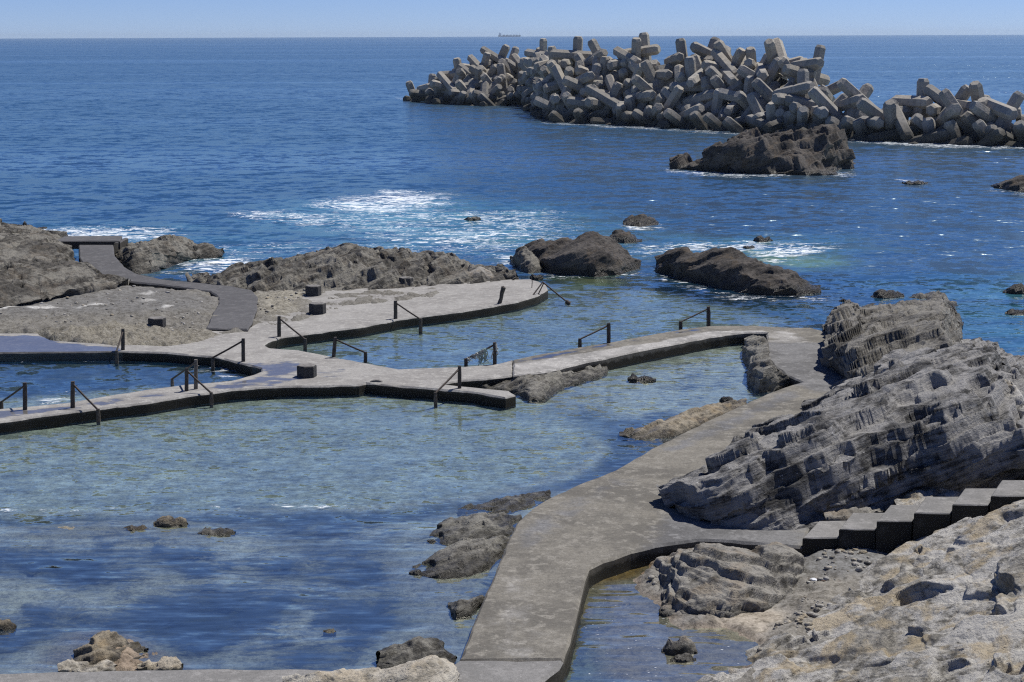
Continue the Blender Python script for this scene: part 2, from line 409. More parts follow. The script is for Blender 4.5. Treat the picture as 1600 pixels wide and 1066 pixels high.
# ------------------------------------------------------------------ ground: sea bed, rock flats and shore in one sheet
def poly(l, z=0.0): return PL(l, z)
G_REG = []   # (polygon, height, edge width, colour or None, bump)
def reg(l, z, e, col=None, bump=.4, warp=.5): G_REG.append((poly(l, min(z, .6) if z > 0 else 0.0), z, e, col, bump, warp))
SAND = (.40, .46, .40); PALE = (.46, .44, .38); DARKB = (.05, .05, .04); SHELF = (.36, .34, .30); SHELF2 = (.42, .37, .29)
# rock shelf around the pools
reg([(-400, 470), (330, 425), (860, 435), (1060, 445), (1300, 470), (1420, 560), (1700, 600), (2200, 1400), (-700, 1400)], -1.7, 6, (.20, .24, .22))
reg([(860, 428), (1000, 428), (1020, 436), (960, 448), (870, 450)], -.35, 3, (.24, .24, .08))
reg([(1010, 400), (1130, 392), (1300, 440), (1290, 470), (1150, 462), (1040, 435)], -.9, 2.5, (.10, .09, .06))
# open pool behind the long walkway
reg([(400, 532), (430, 520), (620, 486), (850, 440), (1010, 450), (1250, 500), (1110, 530), (850, 580), (660, 600), (520, 580)], -1.1, 1.2, (.52, .58, .50))
# triangular pool
reg([(800, 590), (900, 560), (1200, 500), (1200, 600), (1150, 650), (1000, 700), (930, 640), (820, 640)], -.9, 1.0, (.56, .57, .50))
# left pool
reg([(-300, 545), (410, 545), (430, 580), (-300, 670)], -1.3, .6, (.16, .20, .18))
# front pool
reg([(-300, 640), (330, 596), (600, 592), (800, 602), (900, 650), (945, 690), (920, 720), (840, 752), (720, 776), (560, 792), (300, 798), (-300, 800)], -.95, .8, (.62, .66, .56))
reg([(-300, 801), (330, 800), (560, 795), (730, 780), (860, 755), (960, 705), (960, 660), (1060, 640), (1100, 690), (900, 770), (760, 800), (400, 815), (-300, 815)], -1.6, .6, (.12, .14, .13))
# front pool's sunken rim
RIM = [(-300, 796), (300, 794), (560, 788), (720, 772), (835, 749), (905, 722), (925, 700), (915, 680), (945, 690), (950, 705), (925, 730), (850, 758), (725, 781), (560, 797), (300, 802), (-300, 804)]
reg(RIM, -.28, .35, (.50, .50, .42), .3, .1)
# lower left shelf and its deep channels
reg([(-400, 818), (400, 816), (640, 812), (720, 790), (900, 760), (800, 830), (740, 960), (715, 1060), (680, 1200), (-400, 1200)], -.32, .8, (.56, .55, .49), .45, .45)
DK = (.045, .06, .06)
for l in ([(-60, 850), (100, 852), (185, 852), (215, 880), (190, 905), (100, 905), (-60, 890)],
          [(208, 855), (310, 850), (335, 882), (300, 892), (250, 880)],
          [(388, 880), (490, 843), (620, 834), (590, 855), (495, 862), (478, 900), (388, 903)],
          [(225, 925), (337, 918), (613, 921), (670, 958), (596, 980), (506, 975), (495, 941), (428, 975), (315, 1020), (170, 985), (140, 975), (112, 947), (185, 944)],
          [(-60, 1005), (84, 947), (135, 975), (68, 1003), (-60, 1045)],
          [(433, 1003), (590, 992), (562, 1025), (506, 1042), (428, 1031)],
          [(560, 865), (640, 868), (636, 905), (540, 912), (500, 890)],
          [(330, 816), (480, 812), (560, 820), (520, 832), (440, 836), (380, 828)],
          [(250, 1035), (420, 1040), (430, 1050), (250, 1050)]):
    reg(l, -2.2, 1.25, DK, .3, .6)
reg([(20, 820), (140, 812), (300, 812), (380, 826), (300, 846), (150, 845), (40, 838)], -.12, .6, (.38, .35, .26), .7)
reg([(60, 1045), (110, 985), (160, 975), (260, 1020), (300, 1050)], -.05, .6, (.34, .27, .20), .8)
reg([(100, 1052), (150, 990), (200, 985), (240, 1020), (250, 1052)], .1, .5, (.34, .27, .20), .8)
reg([(600, 870), (740, 868), (800, 800), (730, 960), (720, 1040), (640, 1020), (690, 960), (640, 920)], -.2, .6, (.38, .36, .31), .7)
# left land: rock flat between outcrops and pools
LAND = [(-500, 425), (60, 432), (150, 440), (250, 447), (350, 452), (470, 450), (600, 447), (700, 445), (700, 470), (560, 480), (440, 515), (395, 525), (322, 534), (230, 540), (120, 537), (60, 522), (-20, 517), (-500, 515)]
reg(LAND, .38, .9, (.22, .21, .185), .9)
reg([(60, 438), (200, 442), (330, 460), (335, 482), (250, 486), (100, 490), (-500, 500), (-500, 455)], .48, 1.2, (.18, .177, .168), .4)
reg([(60, 515), (200, 505), (330, 520), (322, 534), (230, 540), (120, 535)], .44, .5, (.31, .29, .24), 1.5)
reg([(400, 456), (480, 454), (470, 478), (430, 495), (405, 480)], .43, .6, (.33, .31, .255), 1.0)
# small tidal basin and shore at the lower right
reg([(940, 880), (1060, 835), (1260, 845), (1700, 740), (2300, 800), (2300, 1400), (900, 1400), (940, 1150), (930, 1000)], -.13, .5, (.34, .27, .20), .3)
reg([(905, 960), (920, 900), (960, 878), (1040, 875), (1010, 900), (935, 915), (915, 960), (900, 1010)], -.10, .35, (.30, .17, .045), .3)
reg([(1000, 900), (1030, 862), (1100, 850), (1258, 845), (1700, 740), (2300, 800), (2300, 1400), (1000, 1400), (1080, 1080), (1165, 1018), (1180, 990), (1110, 976), (1045, 972), (1012, 920)], .16, .35, (.24, .23, .21), .6)
reg([(1105, 975), (1190, 955), (1225, 965), (1190, 990), (1130, 990)], .10, .4, (.40, .355, .29), .15)
reg([(1250, 845), (1360, 850), (1420, 850), (1380, 900), (1330, 905), (1240, 895)], .42, .5, (.20, .20, .195), .2)
reg([(1270, 900), (1350, 900), (1310, 960), (1220, 1000), (1180, 1000), (1230, 960)], .32, .5, (.25, .235, .205), .4)

for l in ([(40, 480), (90, 477), (92, 480), (50, 483)], [(118, 477), (160, 475), (162, 478), (120, 480)], [(215, 460), (232, 457), (236, 459), (220, 462)], [(255, 478), (275, 476), (277, 479), (258, 480)], [(-20, 479), (20, 478), (20, 481), (-20, 482)], [(225, 470), (245, 469), (245, 471), (226, 472)]):
    reg(l, .47, .22, (.62, .62, .60), .15, .5)
def ground_h(x, y, want_col=False):
    wx = fbm2(x, y, .35, 4, 3.1); wy = fbm2(x, y, .35, 4, 9.7); n1 = fbm2(x, y, .9, 5, 5.5)
    wx2 = fbm2(x, y, 1.6, 3, 1.1); wy2 = fbm2(x, y, 1.6, 3, 2.2)
    h = np.full(x.shape, -7.0); bp = np.full(x.shape, .4)
    C = np.zeros(x.shape + (3,)) + np.array([.06, .09, .09])
    for pl, z, e, col, bump, wp in G_REG:
        lo = pl[:, :2].min(0) - 3 * e - 4; hi = pl[:, :2].max(0) + 3 * e + 4
        k = np.nonzero((x > lo[0]) & (x < hi[0]) & (y > lo[1]) & (y < hi[1]))[0]
        if len(k) == 0: continue
        d = sdf(x[k] + (wx[k] * .8 + wx2[k] * .35) * wp, y[k] + (wy[k] * 1.6 + wy2[k] * .5) * wp, pl)
        t = sstep(-d, -e, e)
        h[k] += (z - h[k]) * t; bp[k] += (bump - bp[k]) * t
        if col is not None: C[k] += (np.array(col) - C[k]) * t[:, None]
    s = x * BED[0] + y * BED[1] + .35 * wx
    saw = (s / .55) % 1.0; saw2 = (s / .17 + wx2) % 1.0
    rough = bp * sstep(h, -3.0, -.1)
    h = h + n1 * (.10 + .10 * bp) * sstep(h, -4, 0) * np.where(h > -.15, .8, .7) + (saw - .5) * .10 * rough + (saw2 - .5) * .05 * rough
    if want_col: return h, C, bp
    return h

# polar sheet round the camera's foot, dense where the photograph looks
def polar(nc_in, nr, r0, r1, rmid, nr_far):
    half = math.radians(19.5)
    a_in = np.linspace(-half, half, nc_in)
    a_out = half + (np.linspace(0, 1, 40)[1:] ** 1.5) * (math.pi - half)
    ang = np.concatenate([-a_out[::-1], a_in, a_out])
    inv = np.linspace(1 / r0, 1 / rmid, nr); r = 1 / inv
    rr = np.concatenate([np.array([.5, 6, 12, 18]), r, np.geomspace(rmid, r1, nr_far + 1)[1:]]) if r1 > rmid else np.concatenate([np.array([.5, 6, 12, 18]), r])
    A, Rr = np.meshgrid(ang, rr)
    return Rr * np.sin(A), Rr * np.cos(A), A.shape
gx, gy, gs = polar(720, 620, 23.0, 400.0, 130.0, 14)
fx, fy = gx.ravel(), gy.ravel()
gh, gc, gb = ground_h(fx, fy, True)
gz = np.where(gh < 0, -.32 * (1 - np.exp(.35 * np.minimum(gh, 0))), gh)          # water lifts its bed: seen this low, a pool looks far shallower than it is
ground = mesh_obj('ground', np.stack([fx, fy, gz], -1), grid_faces(*gs)[:, ::-1], ground_mat(), smooth=180, attrs={'Col': gc, 'bump': gb})
tag(ground, 'pale rocky sea bed and rock flats', None, None, 'structure')

# ------------------------------------------------------------------ water
wx_, wy_, ws = polar(560, 620, 23.0, 14000.0, 420.0, 40)
fx, fy = wx_.ravel(), wy_.ravel()
near = (fy > 15) & (fy < 170)
wh = np.full(fx.shape, -8.0); wh[near] = ground_h(fx[near], fy[near])
depth = np.clip(-wh, 0, 20)
opac = 1 - np.exp(-(.08 * depth + .11 * depth ** 2))
opac = np.clip(opac, .04, 1)
opac[fy > 110] = 1.0
aer = np.zeros(fx.shape); foam = aer.copy(); grn = aer.copy(); calm = aer.copy(); scum = aer.copy()
def paint(arr, l, val, e, warp=1.0, scale=None):
    pl = PL(l); lo = pl[:, :2].min(0) - 3 * e - 8; hi = pl[:, :2].max(0) + 3 * e + 8
    k = np.nonzero((fx > lo[0]) & (fx < hi[0]) & (fy > lo[1]) & (fy < hi[1]))[0]
    nx = fbm2(fx[k], fy[k], .25, 3, 1.0) * 2 * warp; ny = fbm2(fx[k], fy[k], .25, 3, 4.0) * 3 * warp
    t = sstep(-sdf(fx[k] + nx, fy[k] + ny, pl), -e, e) * val
    arr[k] = np.maximum(arr[k], t)
for l, v, e in (([(490, 320), (540, 306), (620, 300), (690, 303), (700, 312), (660, 328), (600, 332), (520, 332)], .95, 3),
                ([(360, 330), (440, 328), (510, 342), (500, 350), (440, 348), (370, 338)], .62, 2),
                ([(420, 338), (560, 325), (880, 330), (900, 395), (700, 400), (560, 372)], .46, 6),
                ([(600, 375), (700, 370), (790, 362), (850, 366), (720, 384), (620, 384)], .78, 2.5),
                ([(650, 340), (740, 330), (860, 340), (860, 352), (720, 355)], .55, 3),
                ([(50, 358), (200, 353), (280, 360), (260, 372), (150, 380), (70, 374)], .80, 3),
                ([(270, 402), (340, 402), (420, 406), (430, 415), (330, 425), (270, 432)], .80, 2),
                ([(180, 390), (200, 380), (450, 380), (640, 384), (520, 396), (420, 402)], .42, 4),
                ([(770, 395), (835, 400), (835, 418), (760, 414)], .85, 1.5),
                ([(990, 384), (1100, 378), (1200, 380), (1290, 377), (1290, 386), (1180, 392), (1060, 396), (1000, 396)], .66, 2),
                ([(1165, 382), (1280, 384), (1255, 402), (1225, 412), (1185, 402)], .88, 1.5),
                ([(1035, 262), (1065, 266), (1160, 272), (1330, 268), (1330, 274), (1160, 278), (1045, 269)], .56, 2),
                ([(1330, 217), (1500, 222), (1620, 228), (1620, 233), (1450, 230), (1330, 222)], .70, 1.5),
                ([(620, 152), (860, 164), (860, 168), (620, 156)], .5, 1.5),
                ([(850, 190), (1150, 206), (1150, 210), (850, 194)], .5, 1.5),
                ([(1400, 280), (1460, 282), (1450, 290), (1400, 288)], .55, 1.5),
                ([(1545, 292), (1600, 300), (1600, 306), (1545, 298)], .6, 1.5),
                ([(990, 350), (1032, 352), (1030, 358), (990, 358)], .75, 1.2),
                ([(700, 335), (760, 337), (780, 345), (700, 350)], .6, 1.5),
                ([(880, 408), (960, 432), (1000, 425), (1000, 436), (900, 440), (830, 432)], .38, 1.5),
                ([(1030, 425), (1150, 462), (1290, 464), (1290, 470), (1140, 470), (1030, 438)], .50, 1),
                ([(-300, 793), (240, 793), (560, 788), (560, 793), (240, 797), (-300, 798)], .35, .3),
                ([(330, 566), (400, 570), (412, 582), (360, 592), (300, 575)], .50, .6),
                ([(-200, 558), (190, 556), (190, 566), (-200, 568)], .44, .4),
                ([(60, 612), (110, 612), (110, 628), (60, 632)], .44, .6)):
    paint(foam, l, v * .82, e * .8, .8 if e > 1 else .15)
paint(aer, [(500, 318), (700, 312), (880, 330), (1000, 392), (800, 398), (600, 385), (420, 345)], .75, 8)
paint(aer, [(20, 352), (280, 352), (460, 392), (430, 415), (300, 425), (180, 392)], .45, 6)
paint(aer, [(980, 372), (1290, 370), (1310, 395), (1180, 410), (1000, 402)], .55, 5)
paint(aer, [(1420, 450), (1700, 430), (1700, 660), (1560, 620), (1480, 520)], .55, 6)
paint(aer, [(1000, 470), (1280, 475), (1300, 505), (1050, 505)], .35, 3)
paint(grn, [(1185, 396), (1290, 402), (1300, 420), (1205, 418)], 1.0, 3)
paint(grn, [(860, 433), (1010, 436), (960, 448), (870, 450)], .7, 2)
CALM_P = [([(420, 540), (620, 500), (850, 452), (1010, 445), (1300, 440), (1700, 440), (1700, 600), (1290, 520), (1110, 512), (850, 560), (660, 580), (520, 560)], .40, 6),
          ([(-600, 655), (330, 600), (600, 600), (800, 590), (1200, 500), (1320, 600), (1000, 760), (700, 1200), (-600, 1200)], .55, .5),
          ([(-600, 815), (560, 800), (760, 785), (1000, 700), (1000, 760), (700, 1200), (-600, 1200)], .86, 1.2),
          ([(890, 600), (1200, 520), (1250, 600), (1100, 700), (960, 660)], .80, 1.2),
          ([(860, 860), (1200, 850), (1300, 1200), (800, 1200)], 1.0, .4),
          ([(-300, 545), (410, 545), (430, 580), (-300, 645)], .22, .4)]
for l, v, e in CALM_P: paint(calm, l, v, e, .3)
paint(scum, [(895, 1200), (910, 900), (960, 870), (1100, 960), (1200, 1000), (1100, 1200)], 1.0, .3, .1)
sea = mesh_obj('sea_water', np.stack([fx, fy, np.zeros_like(fx)], -1), grid_faces(*ws)[:, ::-1], water_mat(), smooth=180,
               attrs={'opac': opac, 'aer': aer, 'foam': foam, 'grn': grn, 'calm': calm, 'scum': scum})
tag(sea, 'blue sea and clear pool water', None, None, 'structure')

# ------------------------------------------------------------------ concrete slabs
def slab(name, l, z, zb, mat, parent=None, step=.35, grid=.55, jit=.035, wet=None, bev=.05, chip=.03, world=None, rough=.012, zones=None):
    zf = z if callable(z) else (lambda x, y: np.zeros_like(x) + z)
    if world is not None: pts = np.array(world, float)[:, :2]
    else:
        a = np.array(l, float)
        if callable(z):
            q = P(a[:, 0], a[:, 1], .6)
            for _ in range(12):
                zz = zf(q[:, 0], q[:, 1]); q = np.array([P(a[i, 0], a[i, 1], zz[i]) for i in range(len(a))])
            pts = q[:, :2]
        else: pts = P(a[:, 0], a[:, 1], z)[:, :2]
    area = np.sum(pts[:, 0] * np.roll(pts[:, 1], -1) - np.roll(pts[:, 0], -1) * pts[:, 1])
    if area < 0: pts = pts[::-1]
    out = []
    for i in range(len(pts)):
        A, B = pts[i], pts[(i + 1) % len(pts)]; L = np.linalg.norm(B - A); n = max(1, int(round(L / step)))
        for k in range(n): out.append(A + (B - A) * k / n)
    out = np.array(out)
    def nrm(o):
        d = np.roll(o, -1, 0) - np.roll(o, 1, 0); d /= np.linalg.norm(d, axis=1)[:, None] + 1e-9
        return np.stack([d[:, 1], -d[:, 0]], 1)
    N = nrm(out)
    out = out + N * (fbm2(out[:, 0], out[:, 1], 1.3, 3, 2.0) * jit)[:, None]
    N = nrm(out)
    zt = zf(out[:, 0], out[:, 1]) + fbm2(out[:, 0], out[:, 1], .7, 3, 6.0) * rough
    n = len(out)
    ch = np.abs(fbm2(out[:, 0], out[:, 1], 2.4, 3, 8.0)) * chip * 2
    inner = out - N * (bev + ch)[:, None]
    rings = [np.column_stack([inner, zt]), np.column_stack([out, zt - bev - ch * .7])]
    for f_ in (.35, .65, 1.0):
        zz = zt - bev + (zb - zt + bev) * f_
        off = fbm2(out[:, 0], out[:, 1], 1.9, 3, 11 + 7 * f_) * jit
        rings.append(np.column_stack([out + N * off[:, None], zz]))
    V = [np.array(r) for r in rings]; F = []
    for k in range(len(rings) - 1):
        for i in range(n):
            j = (i + 1) % n
            F.append((k * n + i, (k + 1) * n + i, (k + 1) * n + j, k * n + j))
    lo, hi = out.min(0), out.max(0)
    X, Y = np.meshgrid(np.arange(lo[0], hi[0], grid), np.arange(lo[1], hi[1], grid))
    X = X.ravel() + _rng.uniform(-.1, .1, X.size) * grid; Y = Y.ravel() + _rng.uniform(-.1, .1, Y.size) * grid
    if len(X):
        s_ = sdf(X, Y, inner); X, Y = X[s_ < -grid * .45], Y[s_ < -grid * .45]
    vv = [Vector((a, b)) for a, b in inner] + [Vector((a, b)) for a, b in zip(X, Y)]
    ee = [(i, (i + 1) % n) for i in range(n)]
    rv, re, rf, *_ = delaunay_2d_cdt(vv, ee, [list(range(n))], 1, 1e-5)
    rv = np.array([(v.x, v.y) for v in rv])
    rz = zf(rv[:, 0], rv[:, 1]) + fbm2(rv[:, 0], rv[:, 1], .7, 3, 6.0) * rough
    base = sum(len(v) for v in V)
    V.append(np.column_stack([rv, rz])); F += [tuple(base + i for i in f) for f in rf]
    V = np.concatenate(V)
    wt = np.zeros(len(V))
    if wet:
        for wl, wv, we in wet:
            wp = PL(wl, .5); t = sstep(-sdf(V[:, 0], V[:, 1], wp), -we, we) * wv; wt = np.maximum(wt, t)
    org = None
    if parent is None: org = np.array([*out.mean(0), 0.0])
    at_ = {'wet': wt}
    for nm_, rg in (zones or {}).items():
        zt_ = np.zeros(len(V))
        for wl, wv, we in rg:
            t = sstep(-sdf(V[:, 0], V[:, 1], PL(wl, .6)), -we, we) * wv; zt_ = np.maximum(zt_, t)
        at_[nm_] = zt_
    o = mesh_obj(name, V, F, mat, parent, None, org, at_)
    bm = bmesh.new(); bm.from_mesh(o.data); bmesh.ops.remove_doubles(bm, verts=bm.verts, dist=1e-4); bm.to_mesh(o.data); bm.free()
    o.data.polygons.foreach_set('use_smooth', np.ones(len(o.data.polygons), bool)); o.data.set_sharp_from_angle(angle=math.radians(35))
    return o

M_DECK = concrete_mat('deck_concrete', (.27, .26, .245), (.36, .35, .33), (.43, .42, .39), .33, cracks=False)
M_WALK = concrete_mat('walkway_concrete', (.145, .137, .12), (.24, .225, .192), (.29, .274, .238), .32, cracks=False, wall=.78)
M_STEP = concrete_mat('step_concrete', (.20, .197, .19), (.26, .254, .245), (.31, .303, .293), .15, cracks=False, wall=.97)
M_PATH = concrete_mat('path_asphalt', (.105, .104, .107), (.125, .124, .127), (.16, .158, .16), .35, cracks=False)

deck_l = [(-250, 519), (60, 521), (80, 532), (160, 537), (260, 541), (318, 532), (326, 513), (390, 512), (425, 490), (452, 468), (500, 454), (580, 450), (646, 447), (745, 440), (794, 437), (830, 436), (853, 444),
          (856, 452), (840, 462), (810, 471), (761, 480), (695, 490), (623, 499), (564, 511), (515, 517), (439, 527), (420, 534), (413, 539), (423, 544),
          (466, 547), (518, 557), (571, 567), (623, 577), (663, 575), (728, 573), (778, 568), (801, 562.5),
          (801, 586.5), (760, 592), (722, 594), (690, 600), (745, 606), (796, 611), (806, 617), (790, 621), (778, 619), (745, 613), (695, 609), (646, 604), (597, 601), (572, 598), (561, 601), (498, 603), (449, 603),
          (400, 606), (361, 609), (328, 614), (289, 619), (230, 629), (164, 637), (115, 644), (49, 652), (0, 659), (-250, 684),
          (-250, 664), (0, 639), (52, 634), (108, 629), (164, 619), (230, 609), (289, 601), (328, 598), (361, 595), (394, 586), (409, 580), (408, 575), (378, 567.5), (335, 557), (309, 555.5), (263, 551), (190, 549), (-250, 553)]
wet_deck = [([(-250, 519), (60, 521), (100, 532), (190, 540), (190, 548), (-250, 550)], 1.0, .4),
            ([(0, 637), (108, 629), (230, 609), (328, 598), (394, 588), (412, 576), (380, 562), (470, 566), (560, 582), (480, 588), (430, 598), (330, 607), (230, 619), (100, 637), (0, 648), (-250, 668), (-250, 655)], .62, .35),
            ([(420, 555), (560, 572), (540, 580), (420, 572)], .55, .4)]
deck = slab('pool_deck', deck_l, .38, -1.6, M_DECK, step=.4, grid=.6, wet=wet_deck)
tag(deck, 'light grey concrete deck and pool walls between the tidal pools', 'pool deck')

walk_l = [(801.5, 562), (847, 553), (903, 543), (956, 534), (1019, 523), (1066, 514), (1112, 509), (1175, 509), (1237, 512), (1266, 512), (1290, 518),
          (1301, 539), (1303, 548), (1290, 560), (1302, 574), (1326, 582), (1310, 605), (1290, 640), (1240, 680), (1180, 712), (1110, 745), (1062, 768), (1045, 776), (1045, 790), (1070, 800), (1110, 807), (1165, 814), (1217, 818), (1266, 820),
          (1254, 854), (1206, 850), (1141, 845), (1092, 843), (1044, 849), (987, 862), (944, 877), (922, 888), (915, 904), (909, 930), (900, 965), (892, 1003), (880, 1030),
          (717, 1031), (731, 997), (745, 960), (760, 925), (778, 880), (797, 838), (808, 815), (825, 798), (850, 782), (900, 758), (960, 735), (1010, 705), (1060, 680), (1110, 655), (1165, 630), (1215, 608),
          (1254, 597), (1228, 585), (1209, 570), (1198, 557), (1198, 522), (1200, 519.5), (1175, 519), (1144, 521), (1100, 528), (1066, 535), (1000, 548), (925, 564), (847, 582), (801.5, 587)]
wet_walk = [([(801, 562), (903, 543), (1019, 523), (1112, 509), (1112, 512), (1019, 528), (903, 549), (801, 570)], .55, .25)]
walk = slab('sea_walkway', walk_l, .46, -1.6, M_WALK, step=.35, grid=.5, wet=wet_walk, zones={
    'pale': [([(780, 600), (780, 566), (860, 554), (1019, 530), (1112, 512), (1200, 511), (1200, 522), (1000, 552), (847, 590)], 1.0, .4), ([(1200, 510), (1240, 511), (1300, 545), (1200, 530)], .6, .6),
             ([(745, 975), (800, 850), (830, 860), (860, 960), (890, 1030), (720, 1030)], .42, .8)],
    'grey': [([(1190, 530), (1300, 530), (1330, 585), (1290, 610), (1200, 580)], 1.0, .8), ([(1030, 790), (1270, 815), (1260, 860), (1000, 862)], .9, .8), ([(1020, 700), (1060, 680), (1240, 600), (1260, 610), (1060, 700)], .7, .4), ([(800, 815), (950, 740), (1000, 740), (900, 800), (800, 870)], .6, .6)]})
tag(walk, 'brownish grey curved concrete walkway running from the pools to the bottom of the photo', 'walkway')
low_l = [(717, 1032), (880, 1031), (873, 1042), (860, 1054), (842, 1068), (815, 1110), (-400, 1160), (-400, 1075), (0, 1051.5), (84, 1049), (281, 1045), (478, 1044), (562, 1051), (640, 1048), (703, 1040)]
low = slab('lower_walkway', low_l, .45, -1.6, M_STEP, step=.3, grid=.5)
tag(low, 'dark grey concrete walkway along the bottom edge joining the curved walkway', 'walkway')

def path_z(x, y): return .50 + .55 * sstep(y, 82, 95)
path_l = [(123, 381), (124, 402), (131, 416), (148, 425), (180, 435), (203, 440), (246, 444), (295, 450), (328, 455), (341, 463), (341, 475), (331, 491), (322, 513), (387, 514), (394, 504), (402, 481), (403, 463), (394, 453), (361, 447),
          (312, 442), (256, 437), (213, 427), (194, 416), (179, 399), (177, 381)]
path = empty('asphalt_path', (*P(np.array(360.), np.array(480.), .6)[:2], 0))
def child_fix(o, parent):
    o.parent = parent; o.matrix_parent_inverse = Matrix.Translation(-parent.location)
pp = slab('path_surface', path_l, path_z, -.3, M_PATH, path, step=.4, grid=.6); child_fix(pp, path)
tag(path, 'dark grey asphalt path curving up past the rocks to a sea platform', 'path')
LZ = 1.28
def wb(px, py, z): return P(np.array(float(px)), np.array(float(py)), z)
a_ = wb(86, 376.5, LZ); b_ = wb(187, 376.5, LZ); c_ = wb(184, 372, LZ); d_ = wb(92, 373, LZ)
ld = slab('landing', None, LZ, .80, M_PATH, path, world=[a_[:2], b_[:2], c_[:2] + [0, 1.2], d_[:2] + [0, 1.2]], step=.8, grid=1.0); child_fix(ld, path)
e_ = wb(177.5, 380, 1.2); 
pr = slab('landing_pier', None, 1.2, -1.5, M_PATH, path, world=[e_[:2], b_[:2] + [0, .1], b_[:2] + [0, 2.2], e_[:2] + [0, 2.6]], step=.8, grid=1.0); child_fix(pr, path)

# stairs: each step its own part
stairs = empty('concrete_stairs', (*P(np.array(1300.), np.array(845.), .6)[:2], 0))
tag(stairs, 'dark concrete stairs climbing to the right below the big black rock', 'stairs')
fl = [(1254, 840.6), (1311, 827), (1370, 814), (1428, 801), (1488, 788), (1548, 775), (1607, 762), (1667, 749)]
fr = [(1312, 839.8), (1368, 827), (1425, 814), (1485, 802), (1544, 789), (1605, 775), (1665, 762), (1725, 749)]
bl = [(1279, 814), (1332, 801), (1391, 789), (1447, 776), (1507, 763), (1565, 750), (1623, 738), (1680, 726)]
br = [(1334, 813), (1390, 801), (1447, 788), (1505, 776), (1564, 763), (1625, 750), (1683, 738), (1742, 726)]
for k in range(8):
    z = .46 + .245 * (k + 1)
    q = [P(np.array(float(p_[0])), np.array(float(p_[1])), z)[:2] for p_ in (fl[k], fr[k], br[k], bl[k])]
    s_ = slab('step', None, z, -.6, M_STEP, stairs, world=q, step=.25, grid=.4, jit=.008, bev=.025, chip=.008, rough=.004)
    child_fix(s_, stairs)

# ------------------------------------------------------------------ rocks
def rockdisp(V, N, amp=.25, lam=1.6, strata=.5, facet=.5, bed=BED, seed=0.0, sl=.5):
    """displacement of a rough skin into broken bedded rock: chips along the normal, then terraces along the bedding"""
    q = V + seed
    n_ = np.asarray(bed, float); n_ = n_ / np.linalg.norm(n_); e1 = np.cross(n_, [0.2, 1, 0]); e1 /= np.linalg.norm(e1); e2 = np.cross(n_, e1)
    d = fbm(q / (lam * 1.8), 3, .5) * amp * .8
    wq = .22 * np.stack([perlin(q / lam * 1.3), perlin(q / lam * 1.3 + 40), perlin(q / lam * 1.3 + 80)], -1)
    qb = np.stack([q @ e1 / 1.6, q @ e2 / 1.1, q @ n_ / .7], -1)
    fs = []
    for sc, k in ((1.3, 1.5), (.55, 1.5), (.24, 1.3), (.1, 1.1)):
        f1, fd = chips(qb / (lam * sc) + wq + sc * 9); fs.append(f1)
        d = d + facet * min(amp / lam, .4) * lam * sc * k * f1 * 1.25
        if sc == .55: dc = d * .8
        if sc < 1: d = d - facet * amp * sc * .3 * sstep(fd, .06, 0) * sstep(perlin(q / lam + sc), -.1, .4)
    d = d + min(amp, .3 * lam) * .08 * fbm(q / (lam * .2), 3, .55)
    d = d - d.mean()
    W = V + N * d[:, None]
    if strata > 0:
        A = fs[0] * .9 + fs[1] * .45 + fbm(q / (lam * 1.5), 3) * .5
        m1 = sstep(fbm(q / lam + 31, 2), -.7, .0); s = (V + N * (dc - dc.mean())[:, None]) @ n_ + A * sl * .9
        for l, k, o, e in ((sl, 1.15, .1, .84), (sl * .40, .95, .6, .70), (sl * .17, .6, .3, .5)):
            t = s / l + o; f = t - np.floor(t)
            db = (sstep(f, e, 1.0) - f + .5 - (1 - e) * .5) * l * min(1.0, strata) * k * (m1 if l == sl else 1.0)
            W = W + n_ * db[:, None]; s = s + db
    return W - (W - V).mean(0) * .8
def catmull(C, t):
    """C: (k, n, 3) curves, t in 0..k-1"""
    k = len(C); i = np.clip(np.floor(t).astype(int), 0, k - 2); f = (t - i)[:, None, None]
    p0, p1, p2, p3 = C[np.maximum(i - 1, 0)], C[i], C[i + 1], C[np.minimum(i + 2, k - 1)]
    m1, m2 = (p2 - p0) * .35, (p3 - p1) * .35
    return (2 * f ** 3 - 3 * f ** 2 + 1) * p1 + (f ** 3 - 2 * f ** 2 + f) * m1 + (-2 * f ** 3 + 3 * f ** 2) * p2 + (f ** 3 - f ** 2) * m2
def resamp(c, nu, uni=False):
    c = np.asarray(c, float); n = len(c)
    s = np.arange(n) / (n - 1) if uni else np.concatenate([[0], np.cumsum(np.linalg.norm(np.diff(c, axis=0), axis=1))])
    s = s / s[-1]; u = np.linspace(0, 1, nu)
    return np.stack([np.interp(u, s, c[:, k]) for k in range(3)], -1)
